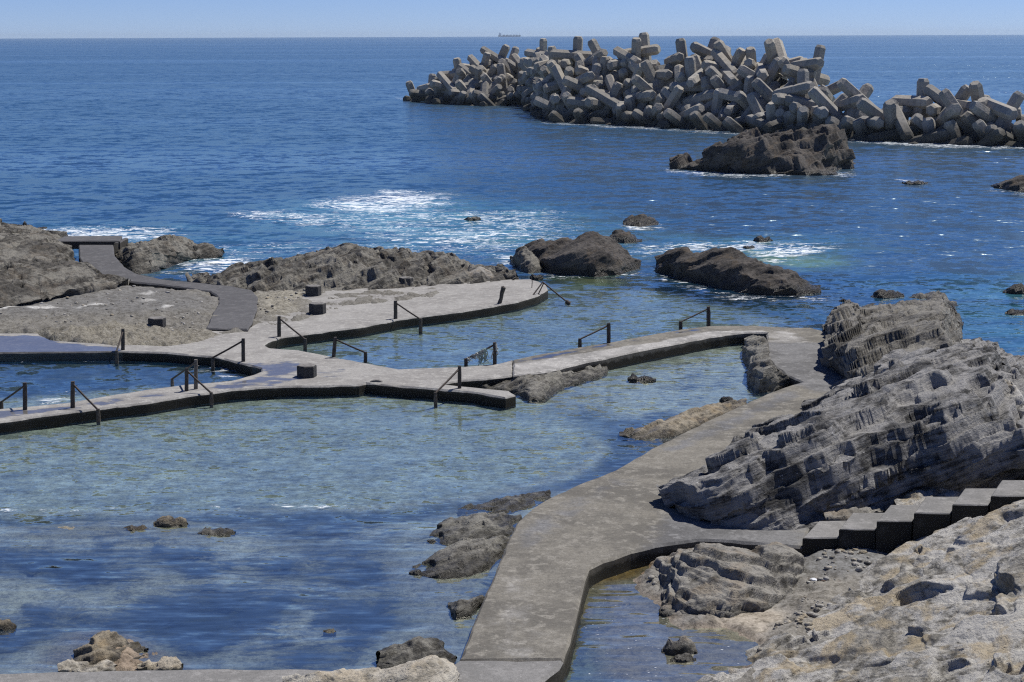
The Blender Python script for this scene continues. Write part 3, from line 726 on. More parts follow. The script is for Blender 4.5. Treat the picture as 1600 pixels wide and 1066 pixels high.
def loft(name, curves, nu, nv, mat, label=None, group=None, parent=None, kind=None, uni=True, cat='rock', flip=False, **kw):
    C = np.stack([resamp(c, nu, uni) for c in curves])
    # arc-length-ish spacing across the curves
    seg = np.array([np.linalg.norm(C[i + 1] - C[i], axis=1).mean() for i in range(len(C) - 1)]); seg = np.maximum(seg, seg.mean() * .3)
    cs = np.concatenate([[0], np.cumsum(seg)]); tv = np.interp(np.linspace(0, cs[-1], nv), cs, np.arange(len(C)))
    G = catmull(C, tv)                                # nv, nu, 3
    for _ in range(2):                                # soften the hand-drawn corners along u
        G[:, 1:-1] = (G[:, :-2] + 2 * G[:, 1:-1] + G[:, 2:]) / 4
    du = np.gradient(G, axis=1); dv = np.gradient(G, axis=0)
    N = np.cross(du, dv); N /= np.linalg.norm(N, axis=-1)[..., None] + 1e-9
    N[N[..., 2].mean() * np.ones(N.shape[:2]) < 0] *= -1
    Vf, Nf = G.reshape(-1, 3), N.reshape(-1, 3)
    V = rockdisp(Vf, Nf, **kw)
    Vg = V.reshape(G.shape)                           # wear: one light pass along the surface
    Vg[1:-1, 1:-1] = Vg[1:-1, 1:-1] * .76 + (Vg[:-2, 1:-1] + Vg[2:, 1:-1] + Vg[1:-1, :-2] + Vg[1:-1, 2:]) * .06
    V = Vg.reshape(-1, 3)
    F = grid_faces(nv, nu)
    org = V.mean(0); org[2] = 0
    o = mesh_obj(name, V, F, mat, parent, 180, org)
    # face normals up
    me = o.data; me.update()
    if sum(p.normal.z for p in list(me.polygons)[::37]) < 0: me.flip_normals()
    if label: tag(o, label, cat if not kind else None, group, kind)
    return o
def c3(l): return np.array([P(np.array(float(a)), np.array(float(b)), c) for a, b, c in l])
def rock(name, label, base, crest, d, mat, z0=0.0, nu=160, nv=110, bulge=.45, group=None, low=0.0, **kw):
    b = resamp([(p_[0], p_[1], 0) for p_ in base], 24, False)[:, :2]; c = resamp([(p_[0], p_[1], 0) for p_ in crest], 24, False)[:, :2]
    c[:, 1] = np.minimum(c[:, 1] + low, b[:, 1] - .5)
    B = P(b[:, 0], b[:, 1], z0); hpx = np.maximum(b[:, 1] - c[:, 1], .5); hn = hpx / hpx.max()
    dd = d * (.25 + .75 * hn)
    K = np.array([PY(c[i, 0], c[i, 1], B[i, 1] + dd[i]) for i in range(24)])
    K[:, 2] = np.maximum(K[:, 2], z0 + .02)
    foot = B.copy(); foot[:, 2] -= .9; foot[:, 1] -= .25
    up = K - B
    q1 = B + up * np.array([bulge * .5, bulge * .5, .62]); q2 = B + up * np.array([.62, .62, .9])
    ends = (1 - hn)[:, None]
    b1 = K + np.stack([0 * dd, dd * .7, -(K[:, 2] - z0) * .45], -1); b2 = K + np.stack([0 * dd, dd * 1.2, -(K[:, 2] - z0) - .9], -1)
    return loft(name, [foot, B, q1, q2, K, b1, b2], nu, nv, mat, label, group, **kw)
def rnd_rock(name, label, px, py, wpx, hpx, mat, z0=0.0, group=None, seed=1, **kw):
    b = [(px - wpx / 2, py), (px - wpx * .2, py + wpx * .03 + .6), (px + wpx * .2, py + wpx * .03 + .5), (px + wpx / 2, py)]
    r = random.Random(seed); hs = [r.uniform(.55, 1) for _ in range(4)]
    c = [(px - wpx / 2, py - 1)] + [(px - wpx * (.3 - .2 * i), py - hpx * hs[i]) for i in range(4)] + [(px + wpx / 2, py - 1)]
    s = float(wpx) * (13.0 / (py - 55.0))
    k = dict(nu=70, nv=50, amp=s * .09, lam=max(.15, s * .35), seed=float(seed) * 3.7, sl=max(.08, s * .12)); k.update(kw)
    return rock(name, label, b, c, s * .32, mat, z0, group=group, **k)

M_BLACK = rock_mat('dark_rock', (.024, .023, .022), (.115, .113, .108), (.32, .312, .298), .60, wetz=.0, speck=.3, stw=.58)
M_SEAROCK = rock_mat('sea_rock', (.022, .02, .018), (.062, .055, .048), (.125, .113, .10), .4, wetz=.25, speck=.03, tan=(.10, .075, .05), tanamt=.5)
M_BROWN = rock_mat('brown_outcrop_rock', (.024, .022, .019), (.088, .082, .07), (.25, .238, .205), .45, wetz=.1, speck=.1, tan=(.15, .12, .085), tanamt=.3)
M_TAN = rock_mat('tan_shore_rock', (.11, .104, .09), (.28, .265, .23), (.50, .485, .45), .55, wetz=-.2, speck=.12, tan=(.40, .325, .205), tanamt=.7, fine=1.3, stw=.15)
M_GREY = rock_mat('grey_shore_rock', (.085, .08, .07), (.19, .18, .16), (.33, .315, .28), .5, wetz=-.03, speck=.15, tan=(.28, .215, .14), tanamt=.35, fine=1.3)
M_GREY2 = rock_mat('grey_ledge_rock', (.06, .056, .047), (.155, .147, .128), (.27, .26, .225), .5, wetz=.02, speck=.10, fine=1.2)
M_CREAM = rock_mat('cream_rock', (.22, .20, .16), (.42, .38, .31), (.52, .49, .42), .6, wetz=-.1, speck=.1, tan=(.46, .38, .26), tanamt=.5, fine=1.4)
M_LEDGE = rock_mat('yellow_ledge_rock', (.12, .10, .07), (.26, .22, .155), (.34, .30, .23), .5, wetz=.0, speck=.05, tan=(.30, .22, .12), tanamt=.5, fine=1.2)

# sea rocks
rock('sea_rock', 'large dark rock standing in the sea before the concrete block breakwater', [(1050, 262), (1080, 266), (1150, 271), (1220, 272), (1290, 272), (1333, 264)],
     [(1050, 260), (1072, 252), (1100, 244), (1125, 228), (1165, 209), (1200, 207), (1240, 204), (1262, 203), (1300, 207), (1318, 215), (1328, 240), (1334, 262)], 7, M_SEAROCK, nu=330, nv=170, bulge=.3, amp=1.4, lam=3.4, strata=.7, facet=1.0, sl=1.3, low=3, seed=3.0)
rock('boulder', 'big rounded black boulder in the water behind the end of the pool deck', [(828, 415), (850, 427), (890, 431), (930, 432), (965, 429), (997, 420)],
     [(827, 400), (834, 388), (855, 375), (885, 367), (905, 362), (932, 361), (955, 372), (972, 382), (985, 398), (998, 417)], 4.0, M_SEAROCK, nu=260, nv=170, bulge=.25, amp=.5, lam=2.4, strata=.25, facet=.7, sl=.8, low=3, seed=11.0)
rock('boulder', 'small brown rock leaning on the left side of the big black boulder', [(797, 412), (812, 424), (830, 427), (850, 424)],
     [(796, 402), (806, 392), (820, 388), (832, 398), (850, 420)], 1.6, M_BROWN, nu=110, nv=80, amp=.28, lam=1.0, strata=.3, facet=.6, sl=.4, seed=5.0)
rock('sea_rock', 'long humped dark brown rock in the water right of the big black boulder', [(1026, 424), (1060, 436), (1110, 446), (1160, 458), (1200, 463), (1245, 463), (1280, 457)],
     [(1027, 408), (1045, 394), (1068, 391), (1088, 402), (1120, 392), (1150, 387), (1175, 400), (1205, 415), (1240, 418), (1262, 436), (1281, 456)], 3.2, M_SEAROCK, nu=300, nv=150, bulge=.3, amp=.42, lam=1.8, strata=.3, facet=.6, sl=.6, seed=21.0)
rock('sea_rock', 'low dark wave-washed rock behind the big black boulder', [(950, 378), (975, 381), (1003, 378)], [(950, 374), (962, 363), (980, 362), (995, 368), (1004, 376)], 1.8, M_SEAROCK, nu=90, nv=60, amp=.25, lam=1.0, sl=.4, seed=2.0)
rock('sea_rock', 'small dark rock with white foam at its foot, farthest of those near the black boulder', [(975, 352), (1000, 355), (1028, 352)], [(975, 349), (988, 340), (1005, 338), (1020, 341), (1029, 350)], 2.0, M_SEAROCK, nu=90, nv=60, amp=.25, lam=1.2, sl=.4, seed=7.0)
rnd_rock('sea_rock', 'tiny brown rock breaking the surface in turquoise foam', 738, 344, 26, 7, M_BROWN, seed=4)
rnd_rock('sea_rock', 'thin rock tip in the white wave behind the humped rock', 1192, 377, 30, 9, M_SEAROCK, seed=8)
rnd_rock('sea_rock', 'tiny black rock in the white wave touching the humped rock', 1170, 388, 18, 5, M_SEAROCK, seed=9)
rock('sea_rock', 'dark rock cut by the right photo edge below the breakwater', [(1555, 294), (1590, 300), (1650, 302), (1700, 296)], [(1552, 292), (1575, 282), (1600, 275), (1650, 268), (1700, 290)], 4, M_SEAROCK, nu=110, nv=70, amp=.4, lam=2.0, sl=.6, seed=6.0)
rnd_rock('sea_rock', 'small low dark rock in the calm sea above the black strata rocks', 1386, 464, 52, 14, M_SEAROCK, seed=12)
rnd_rock('sea_rock', 'dark flat rock at the right photo edge level with the humped rock', 1600, 458, 66, 15, M_SEAROCK, seed=13)
rnd_rock('sea_rock', 'tiny dark rock at the right photo edge below the flat one', 1590, 491, 40, 7, M_SEAROCK, seed=14)
rnd_rock('pool_stone', 'small dark stone alone in the triangular pool', 1003, 594, 44, 9, M_SEAROCK, seed=15)
rnd_rock('pool_stone', 'small black stone in the pool beside the yellow ledge', 1135, 627, 22, 8, M_SEAROCK, seed=16)
rnd_rock('sea_rock', 'faint washed-over rock before the right end of the breakwater', 1430, 287, 40, 4, M_SEAROCK, seed=17)

# left outcrops
L1 = [c3([(-260, 505, .2), (0, 485, .2), (60, 476, .2), (110, 464, .2), (180, 452, .2), (206, 446, .2)]),
      c3([(-260, 498, .6), (0, 478, .6), (60, 470, .6), (110, 459, .6), (175, 448, .6), (202, 442, .6)]),
      c3([(-260, 470, 1.2), (0, 452, 1.1), (60, 448, 1.0), (110, 442, .9), (160, 437, .8), (196, 438, .75)]),
      c3([(-260, 425, 1.7), (0, 418, 1.6), (60, 416, 1.5), (98, 418, 1.3), (128, 424, 1.0), (160, 431, .85)]),
      c3([(-260, 380, 2.1), (0, 385, 1.9), (45, 386, 1.8), (78, 392, 1.6), (100, 402, 1.3), (122, 416, 1.0)]),
      c3([(-260, 358, 2.1), (0, 368, 1.9), (35, 372, 1.8), (70, 373, 1.7), (90, 384, 1.4), (112, 396, 1.1)]),
      c3([(-260, 345, -.3), (0, 354, -.3), (35, 358, -.3), (70, 362, -.3), (92, 372, -.3), (112, 384, -.3)])]
loft('rock_outcrop', L1,
     380, 260, M_BROWN, 'broad brown layered rock outcrop left of the asphalt path', bed=np.array([.15, -.25, .93]), amp=.5, lam=1.6, strata=1.0, facet=.42, sl=.5, seed=31.0)
rock('rock_outcrop', 'brown jagged outcrop right of the top of the asphalt path', [(180, 416), (210, 427), (240, 425), (275, 412), (300, 402), (347, 399)],
     [(181, 385), (200, 380), (235, 371), (270, 366), (292, 372), (300, 380), (330, 381), (347, 396)], 4.5, M_BROWN, z0=.1, nu=260, nv=140, bulge=.5, amp=.38, lam=1.4, strata=.9, facet=.4, bed=np.array([-.5, .3, .8]), sl=.45, low=5, seed=14.0)
rock('rock_outcrop', 'long brown layered outcrop between the sea foam and the pool deck', [(296, 442), (350, 450), (420, 453), (500, 454), (580, 451), (640, 448), (720, 443), (806, 437)],
     [(298, 438), (350, 428), (400, 414), (440, 403), (480, 396), (520, 387), (560, 392), (600, 393), (628, 390), (640, 402), (690, 404), (720, 410), (755, 418), (785, 420), (806, 433)], 7.5, M_BROWN, z0=.4, nu=620, nv=190, bulge=.7, amp=.45, lam=1.6, strata=1.0, facet=.38, bed=np.array([-.42, -.12, .9]), sl=.48, low=7, seed=8.0)
rock('tilted_slab', 'flat pale concrete-like slab leaning on the long outcrop', [(728, 436), (752, 438), (778, 434)], [(735, 424), (748, 416), (766, 424), (776, 432)], 1.4, M_GREY, z0=.45, nu=60, nv=40, amp=.05, lam=1.0, strata=.2, facet=.2, sl=.3)
for k, (a, b_, c, s, lb) in enumerate(((800, 437, 22, 6, 'small black stone at the back corner of the pool deck'), (770, 434, 30, 8, 'black stones behind the deck beside the leaning slab'), (838, 434, 20, 6, 'small black wet stone between the deck end and the boulder'))):
    rnd_rock('shore_stone', lb, a, b_, c, s, M_SEAROCK, .1, seed=40 + k)

# ledges beside the walkways
rock('rock_ledge', 'low grey ledge between the pool wall tip and the long walkway', [(690, 598), (740, 606), (800, 613), (830, 626), (850, 625), (880, 604), (935, 590), (948, 584)],
     [(690, 595), (740, 590), (790, 586), (840, 584), (880, 577), (920, 572), (942, 572), (950, 582)], 2.0, M_GREY2, z0=.02, nu=300, nv=110, bulge=.5, amp=.14, lam=.8, strata=.6, facet=.5, sl=.25, low=5, seed=5.5)
rock('rock_ledge', 'dark stepped rock ledge under the bend of the walkway in the triangular pool', [(1166, 536), (1158, 552), (1170, 575), (1168, 598), (1182, 616), (1215, 612), (1240, 604)],
     [(1172, 523), (1186, 524), (1199, 532), (1202, 560), (1212, 575), (1232, 590), (1244, 600)], .6, M_GREY2, z0=-.02, nu=150, nv=90, amp=.12, lam=.7, strata=.8, facet=.4, sl=.22, seed=1.5)
rock('rock_ledge', 'low yellowish ledge along the left edge of the curved walkway', [(968, 683), (1000, 688), (1050, 684), (1110, 664), (1165, 638)], [(968, 682), (1005, 672), (1060, 652), (1110, 636), (1168, 626)], 1.2, M_LEDGE, z0=-.02, nu=220, nv=70, amp=.09, lam=.6, strata=.5, facet=.3, sl=.2, seed=2.5)
rock('rock_ledge', 'upper grey rock ledge beside the narrow part of the walkway', [(668, 848), (700, 853), (745, 850), (800, 838), (812, 820)], [(672, 836), (690, 818), (740, 806), (790, 803), (815, 812)], 1.3, M_GREY2, z0=-.03, nu=220, nv=100, amp=.11, lam=.6, strata=.4, facet=.5, sl=.22, low=7, seed=3.5)
rock('rock_ledge', 'lower grey rock ledge beside the narrow part of the walkway', [(640, 898), (690, 906), (730, 902), (765, 890), (790, 868)], [(644, 892), (680, 866), (720, 850), (770, 838), (797, 842)], 1.3, M_GREY2, z0=-.03, nu=220, nv=110, amp=.11, lam=.6, strata=.4, facet=.5, sl=.22, low=8, seed=4.5)
rock('rock_ledge', 'thin wet dark ledge where the water meets the widening walkway', [(715, 806), (750, 806), (800, 803), (840, 790), (860, 780)], [(715, 802), (750, 794), (790, 784), (830, 777), (860, 776)], .9, M_GREY2, z0=-.03, nu=140, nv=60, amp=.10, lam=.5, strata=.4, facet=.5, sl=.2, seed=6.5)
rock('rock_ledge', 'small half-sunken ledge touching the walkway in the lower water', [(700, 960), (712, 976), (735, 972), (748, 955)], [(700, 945), (722, 937), (742, 936), (757, 934)], .5, M_GREY2, z0=-.12, nu=80, nv=50, amp=.07, lam=.4, sl=.2, seed=7.5)
rock('shore_rock', 'dark pitted rock left of the walkway foot', [(590, 1044), (640, 1052), (700, 1048), (712, 1040)], [(592, 1040), (620, 1024), (655, 1006), (685, 1006), (698, 1020), (712, 1038)], .9, M_GREY2, z0=.0, nu=160, nv=100, amp=.13, lam=.45, strata=.2, facet=.7, sl=.2, seed=8.5)
rock('shore_rock', 'pale cream boulder at the bottom edge beside the walkway foot', [(440, 1085), (560, 1100), (660, 1100), (716, 1085)], [(440, 1070), (490, 1058), (560, 1052), (600, 1046), (640, 1035), (680, 1033), (700, 1040), (716, 1062)], .8, M_CREAM, z0=.45, nu=260, nv=120, bulge=.4, amp=.12, lam=.5, strata=.2, facet=.6, sl=.2, seed=9.5)
rock('shore_rock', 'brown fractured rock rising from the shallow water at the lower left', [(96, 1046), (150, 1050), (200, 1040), (230, 1028)], [(98, 1042), (120, 1018), (148, 996), (165, 998), (195, 1012), (218, 1014), (231, 1025)], .9, M_LEDGE, z0=-.05, nu=180, nv=110, amp=.12, lam=.5, strata=.6, facet=.6, sl=.16, seed=10.5)
rnd_rock('shore_rock', 'pale low rocks along the bottom walkway, left of the two', 135, 1048, 90, 12, M_CREAM, .1, seed=51)
rnd_rock('shore_rock', 'pale low rock along the bottom walkway, right of the two', 250, 1046, 70, 16, M_CREAM, .1, seed=52)
rnd_rock('pool_stone', 'tan stone above the shallow shelf, left one of the pair', 268, 823, 56, 14, M_LEDGE, -.03, seed=53)
rnd_rock('pool_stone', 'grey flat stone above the shallow shelf, right one of the pair', 338, 836, 58, 12, M_GREY2, -.03, seed=54)
rnd_rock('pool_stone', 'low tan stone tip left of the stone pair', 210, 830, 44, 8, M_LEDGE, -.05, seed=55)
rnd_rock('pool_stone', 'tan stone cut by the left photo edge in the lower water', -4, 984, 56, 22, M_LEDGE, -.03, seed=56)
rnd_rock('pool_stone', 'tiny orange stone tip in the middle of the lower water', 515, 990, 20, 7, M_LEDGE, -.04, seed=57)

# big layered rock
def c3(l): return np.array([P(np.array(float(a)), np.array(float(b)), c) for a, b, c in l])
R1 = [c3([(1027, 778, -.3), (1062, 806, -.3), (1112, 816, -.3), (1172, 822, -.3), (1262, 824, -.3), (1335, 812, -.3), (1405, 800, -.3), (1475, 790, -.3), (1545, 780, -.3), (1610, 770, -.3), (1720, 760, -.3)]),
      c3([(1027, 774, .55), (1058, 800, .55), (1110, 811, .55), (1172, 815, .55), (1262, 812, .55), (1330, 806, .6), (1400, 790, .8), (1470, 772, 1.0), (1540, 757, 1.2), (1605, 745, 1.4), (1720, 735, 1.5)]),
      c3([(1028, 770, .7), (1080, 765, 1.25), (1145, 738, 1.8), (1212, 738, 1.8), (1290, 716, 2.15), (1370, 690, 2.3), (1430, 688, 2.35), (1480, 690, 2.45), (1540, 690, 2.4), (1598, 690, 2.4), (1720, 690, 2.4)]),
      c3([(1029, 767, .8), (1090, 746, 1.4), (1152, 706, 1.9), (1220, 690, 2.2), (1290, 652, 2.6), (1355, 625, 2.8), (1410, 605, 3.0), (1480, 592, 3.3), (1545, 600, 3.2), (1588, 628, 2.8), (1700, 620, 2.6)]),
      c3([(1031, 765, .8), (1104, 744, .9), (1178, 694, 1.0), (1236, 664, 1.1), (1310, 620, 1.3), (1356, 598, 1.7), (1400, 566, 2.7), (1480, 557, 3.0), (1550, 562, 3.1), (1580, 600, 2.7), (1690, 600, 2.5)]),
      c3([(1033, 763, .3), (1100, 740, .3), (1172, 686, .3), (1228, 656, .3), (1302, 612, .3), (1348, 588, .3), (1400, 552, .2), (1480, 538, .2), (1550, 540, .2), (1592, 570, .2), (1690, 570, .2)])]
loft('layered_rock', R1, 620, 420, M_BLACK, 'huge dark grey layered rock with black cliff face above the stairs', amp=.30, lam=1.5, strata=1.1, facet=.75, sl=.42, seed=17.0)
R2 = [c3([(1286, 570, -.2), (1302, 590, -.2), (1338, 620, -.2), (1400, 630, .2), (1450, 620, .6), (1520, 615, .8)]),
      c3([(1286, 564, .6), (1302, 578, .75), (1338, 600, 1.1), (1400, 600, 1.9), (1450, 590, 2.4), (1520, 585, 2.7)]),
      c3([(1289, 545, 1.1), (1308, 542, 1.5), (1340, 545, 1.8), (1380, 545, 2.0), (1430, 540, 2.2), (1493, 555, 2.3)]),
      c3([(1292, 518, .9), (1304, 502, 1.4), (1326, 492, 1.8), (1352, 512, 1.7), (1385, 514, 1.9), (1420, 511, 2.2), (1474, 506, 2.5), (1498, 552, 2.2)]),
      c3([(1285, 512, -.6), (1300, 480, -.6), (1326, 470, -.6), (1352, 475, -.6), (1385, 470, -.6), (1420, 465, -.6), (1474, 458, -.6), (1505, 500, -.6)])]
loft('layered_rock', R2, 320, 200, rock_mat('brown_grey_strata_rock', (.04, .037, .032), (.13, .122, .105), (.25, .238, .21), .5, wetz=.0, speck=.05), 'upper brownish grey strata rock with jagged top at the walkway bend', amp=.30, lam=1.3, strata=1.3, facet=.5, sl=.34, seed=27.0)
rock('layered_rock', 'low grey sloping rock at the foot of the black cliff beside the side path', [(1110, 815), (1170, 822), (1240, 822), (1300, 812)], [(1108, 808), (1150, 790), (1200, 772), (1245, 762), (1275, 775), (1302, 806)], .9, M_BLACK, z0=.55, nu=240, nv=130, bulge=.6, amp=.16, lam=.8, strata=.6, facet=.6, sl=.3, seed=37.0)
rock('shore_rock', 'tan smooth rock wall behind the top of the big dark rock at the right edge', [(1556, 640), (1580, 668), (1640, 690), (1720, 700)], [(1558, 592), (1580, 592), (1610, 640), (1720, 660)], .8, M_TAN, z0=2.2, nu=90, nv=80, amp=.12, lam=.8, strata=.3, facet=.4, sl=.3, seed=47.0)
rock('shore_rock', 'rounded tan rock tucked behind the upper stairs', [(1400, 800), (1450, 795), (1510, 780), (1570, 765)], [(1400, 785), (1440, 768), (1490, 757), (1540, 757), (1572, 750)], .8, M_TAN, z0=.9, nu=140, nv=80, amp=.09, lam=.6, strata=.3, facet=.5, sl=.25, seed=57.0)
rock('shore_rock', 'small light grey rock tucked behind the lowest stair steps', [(1290, 812), (1330, 812), (1380, 800)], [(1288, 806), (1320, 800), (1350, 797), (1382, 794)], .4, M_GREY, z0=.7, nu=80, nv=50, amp=.06, lam=.4, sl=.15, seed=58.0)

# foreground shore slope (terrain)
F1 = [c3([(1720, 740, .2), (1600, 762, .2), (1500, 795, .1), (1430, 832, .0), (1385, 868, -.1), (1330, 915, -.2), (1240, 975, -.3), (1165, 1025, -.4), (1085, 1075, -.4), (1040, 1120, -.5)]),
      c3([(1720, 732, 2.2), (1602, 776, 1.75), (1505, 812, 1.2), (1435, 848, .75), (1390, 880, .45), (1335, 925, .3), (1250, 990, .2), (1175, 1036, .08), (1090, 1086, .0), (1045, 1130, -.1)]),
      c3([(1780, 780, 2.9), (1650, 808, 2.3), (1555, 840, 1.75), (1480, 875, 1.25), (1430, 905, .9), (1375, 950, .65), (1300, 1005, .45), (1230, 1050, .35), (1150, 1100, .25), (1110, 1140, .2)]),
      c3([(1900, 850, 3.5), (1760, 860, 2.9), (1660, 890, 2.3), (1580, 930, 1.7), (1520, 965, 1.3), (1460, 1005, 1.0), (1390, 1050, .75), (1330, 1090, .6), (1260, 1130, .5), (1230, 1165, .4)]),
      c3([(2050, 950, 4.2), (1900, 950, 3.5), (1790, 970, 2.9), (1700, 1010, 2.2), (1640, 1050, 1.7), (1580, 1085, 1.35), (1520, 1120, 1.05), (1460, 1150, .9), (1400, 1180, .8), (1380, 1210, .7)]),
      c3([(2250, 1100, 5.0), (2100, 1100, 4.3), (1980, 1110, 3.6), (1880, 1140, 2.9), (1800, 1170, 2.4), (1740, 1200, 2.0), (1680, 1230, 1.7), (1620, 1250, 1.5), (1560, 1270, 1.3), (1540, 1290, 1.2)])]
loft('shore_slope', F1, 560, 560, M_TAN, 'tan and grey weathered rock slope', kind='structure', bed=np.array([-.38, -.10, .92]), amp=.26, lam=1.5, strata=1.0, facet=.6, sl=.42, seed=67.0)
rock('shore_rock', 'large cracked grey and tan rock between the small basin and the stairs', [(1018, 912), (1040, 952), (1085, 966), (1140, 970), (1190, 958), (1235, 940), (1262, 918)],
     [(1022, 890), (1050, 872), (1085, 858), (1120, 858), (1160, 862), (1200, 856), (1225, 850), (1250, 868), (1262, 905)], 2.0, M_GREY, z0=.05, nu=340, nv=240, bulge=.9, amp=.15, lam=.85, strata=.8, facet=.9, sl=.26, bed=np.array([.25, .12, .95]), low=5, seed=77.0)
rnd_rock('shore_rock', 'tan tilted rock lump against the side path wall', 1218, 880, 62, 30, M_TAN, .15, seed=61)
rnd_rock('shore_rock', 'small pale ridged rock standing in the brown basin', 1062, 1022, 56, 30, M_GREY, -.02, seed=62)
rnd_rock('shore_rock', 'little flat rock at the foot of the pale ridged basin rock', 1068, 1034, 40, 9, M_GREY, -.02, seed=63)
rnd_rock('shore_stone', 'white rounded stone on the grey floor below the lowest stair step', 1290, 880, 36, 14, M_CREAM, .22, seed=64)
rnd_rock('shore_rock', 'grey lump at the lower end of the cracked rock', 1060, 958, 60, 14, M_GREY, .05, seed=65)

# loose stones washed into the hollows
def pebbles(name, regions, n, mat, seed, smin, smax):
    r = np.random.RandomState(seed); bm = bmesh.new(); bmesh.ops.create_icosphere(bm, subdivisions=1, radius=1.0)
    bv_ = np.array([v.co[:] for v in bm.verts]); bf_ = np.array([[v.index for v in f.verts] for f in bm.faces]); bm.free()
    VV, FF = [], []; o_ = 0
    for rg, k in regions:
        pl = PL(rg, .3)[:, :2]; lo, hi = pl.min(0), pl.max(0); X = r.uniform(lo[0], hi[0], n * 6); Y = r.uniform(lo[1], hi[1], n * 6)
        dn = fbm2(X, Y, .8, 3, 5.0) > -.05
        ok = (sdf(X, Y, pl) < 0) & dn; X, Y = X[ok][:int(n * k)], Y[ok][:int(n * k)]
        Z = ground_h(X, Y)
        for x, y, z in zip(X, Y, Z):
            sc = smin + (smax - smin) * r.rand() ** 3
            v = bv_ * (1 + r.uniform(-.25, .25, (len(bv_), 1))) * sc * np.array([r.uniform(.8, 1.4), r.uniform(.7, 1.2), r.uniform(.4, .8)])
            a_ = r.uniform(0, 6.28); c_, s_ = math.cos(a_), math.sin(a_)
            v = np.stack([v[:, 0] * c_ - v[:, 1] * s_, v[:, 0] * s_ + v[:, 1] * c_, v[:, 2]], -1) + [x, y, z + sc * .2]
            VV.append(v); FF.append(bf_ + o_); o_ += len(bv_)
    o = mesh_obj(name, np.concatenate(VV), np.concatenate(FF), mat, None, None)
    tag(o, kind='stuff')
pebbles('loose_stones', [([(1180, 990), (1250, 940), (1260, 870), (1400, 858), (1340, 920), (1250, 990), (1190, 1020)], 1.0), ([(1010, 905), (1040, 870), (1090, 860), (1040, 930)], .25),
                         ([(-10, 470), (100, 466), (200, 452), (320, 470), (320, 525), (100, 515), (-10, 505)], 1.2), ([(400, 460), (480, 456), (460, 480), (405, 500)], .4)], 150, M_TAN, 3, .025, .11)
# ------------------------------------------------------------------ bollard blocks
M_BLOCKD = plain_mat('dark_block_concrete', (.030, .030, .030), .85, (.055, .053, .05), 9, .02)
def bollard(px, py, wpx, hpx, label, rz):
    c = P(np.array(float(px)), np.array(float(py)), .39); sc = (H - .39) / (py - 55.0)
    Wd = wpx * sc; hh = hpx * sc; r = Wd / 2 / .97
    c = c + np.array([0, r * .85, 0])
    bm = bmesh.new(); rings = []
    for zz, rr in ((-.05, r), (hh * .93, r), (hh, r * .94)):
        rings.append([bm.verts.new((rr * math.cos(rz + k * math.pi / 3), rr * math.sin(rz + k * math.pi / 3), zz)) for k in range(6)])
    for a, b in zip(rings, rings[1:]):
        for k in range(6): bm.faces.new((a[k], a[(k + 1) % 6], b[(k + 1) % 6], b[k]))
    bm.faces.new(rings[-1]); bm.faces.new(rings[0][::-1])
    bmesh.ops.bevel(bm, geom=bm.edges[:], offset=.012, segments=1, affect='EDGES')
    me = bpy.data.meshes.new('concrete_bollard'); bm.to_mesh(me); bm.free()
    me.materials.append(M_BLOCKD)
    o = bpy.data.objects.new('concrete_bollard', me); COL.objects.link(o); o.location = tuple(c)
    # paler cap over the darker body
    bm = bmesh.new(); ring = [bm.verts.new((r * .95 * math.cos(rz + k * math.pi / 3), r * .95 * math.sin(rz + k * math.pi / 3), hh + .004)) for k in range(6)]
    ring2 = [bm.verts.new((r * .9 * math.cos(rz + k * math.pi / 3), r * .9 * math.sin(rz + k * math.pi / 3), hh + .02)) for k in range(6)]
    for k in range(6): bm.faces.new((ring[k], ring[(k + 1) % 6], ring2[(k + 1) % 6], ring2[k]))
    bm.faces.new(ring2)
    m2 = bpy.data.meshes.new('cap'); bm.to_mesh(m2); bm.free(); m2.materials.append(M_CAP)
    oc = bpy.data.objects.new('cap', m2); COL.objects.link(oc); oc.parent = o
    tag(o, label, 'bollard', 'hexagonal concrete blocks on the deck')
M_CAP = plain_mat('pale_cap_concrete', (.20, .19, .175), .9, (.10, .095, .09), 6, .02)
bollard(243, 511, 28, 12.5, 'dark hexagonal concrete block on the rock flat left of the asphalt path', .35)
bollard(488.5, 463, 25, 15, 'dark hexagonal concrete block, farther of the two standing close together on the deck', .2)
bollard(495, 491.5, 27, 16, 'dark hexagonal concrete block, nearer of the two standing close together on the deck', .25)
bollard(634, 448.5, 23, 13.5, 'dark hexagonal concrete block at the foot of the long layered outcrop', .1)
bollard(478, 591, 31.5, 18, 'dark hexagonal concrete block with paler top on the wet deck between the pools', .32)

# ------------------------------------------------------------------ handrails
M_POST = plain_mat('post_concrete', (.075, .062, .052), .85, (.035, .03, .026), 7, .02)
M_POSTL = plain_mat('post_concrete_pale', (.17, .15, .125), .85, (.08, .07, .06), 7, .02)
M_RAIL = plain_mat('rusty_rail_steel', (.045, .03, .022), .7, (.02, .016, .014), 14, .006)
def tube(pts, r, n=8, cap=True):
    pts = [Vector(p_) for p_ in pts]; V = []; F = []
    for i, p_ in enumerate(pts):
        t = (pts[min(i + 1, len(pts) - 1)] - pts[max(i - 1, 0)]).normalized()
        a = t.cross(Vector((0, 0, 1)));
        if a.length < .1: a = t.cross(Vector((0, 1, 0)))
        a.normalize(); b = t.cross(a); rr = r[i] if isinstance(r, (list, tuple)) else r
        for k in range(n): V.append(p_ + (a * math.cos(2 * math.pi * k / n) + b * math.sin(2 * math.pi * k / n)) * rr)
    for i in range(len(pts) - 1):
        for k in range(n): F.append((i * n + k, i * n + (k + 1) % n, (i + 1) * n + (k + 1) % n, (i + 1) * n + k))
    if cap: F.append(tuple(range(n))[::-1]); F.append(tuple(range((len(pts) - 1) * n, len(pts) * n)))
    return V, F
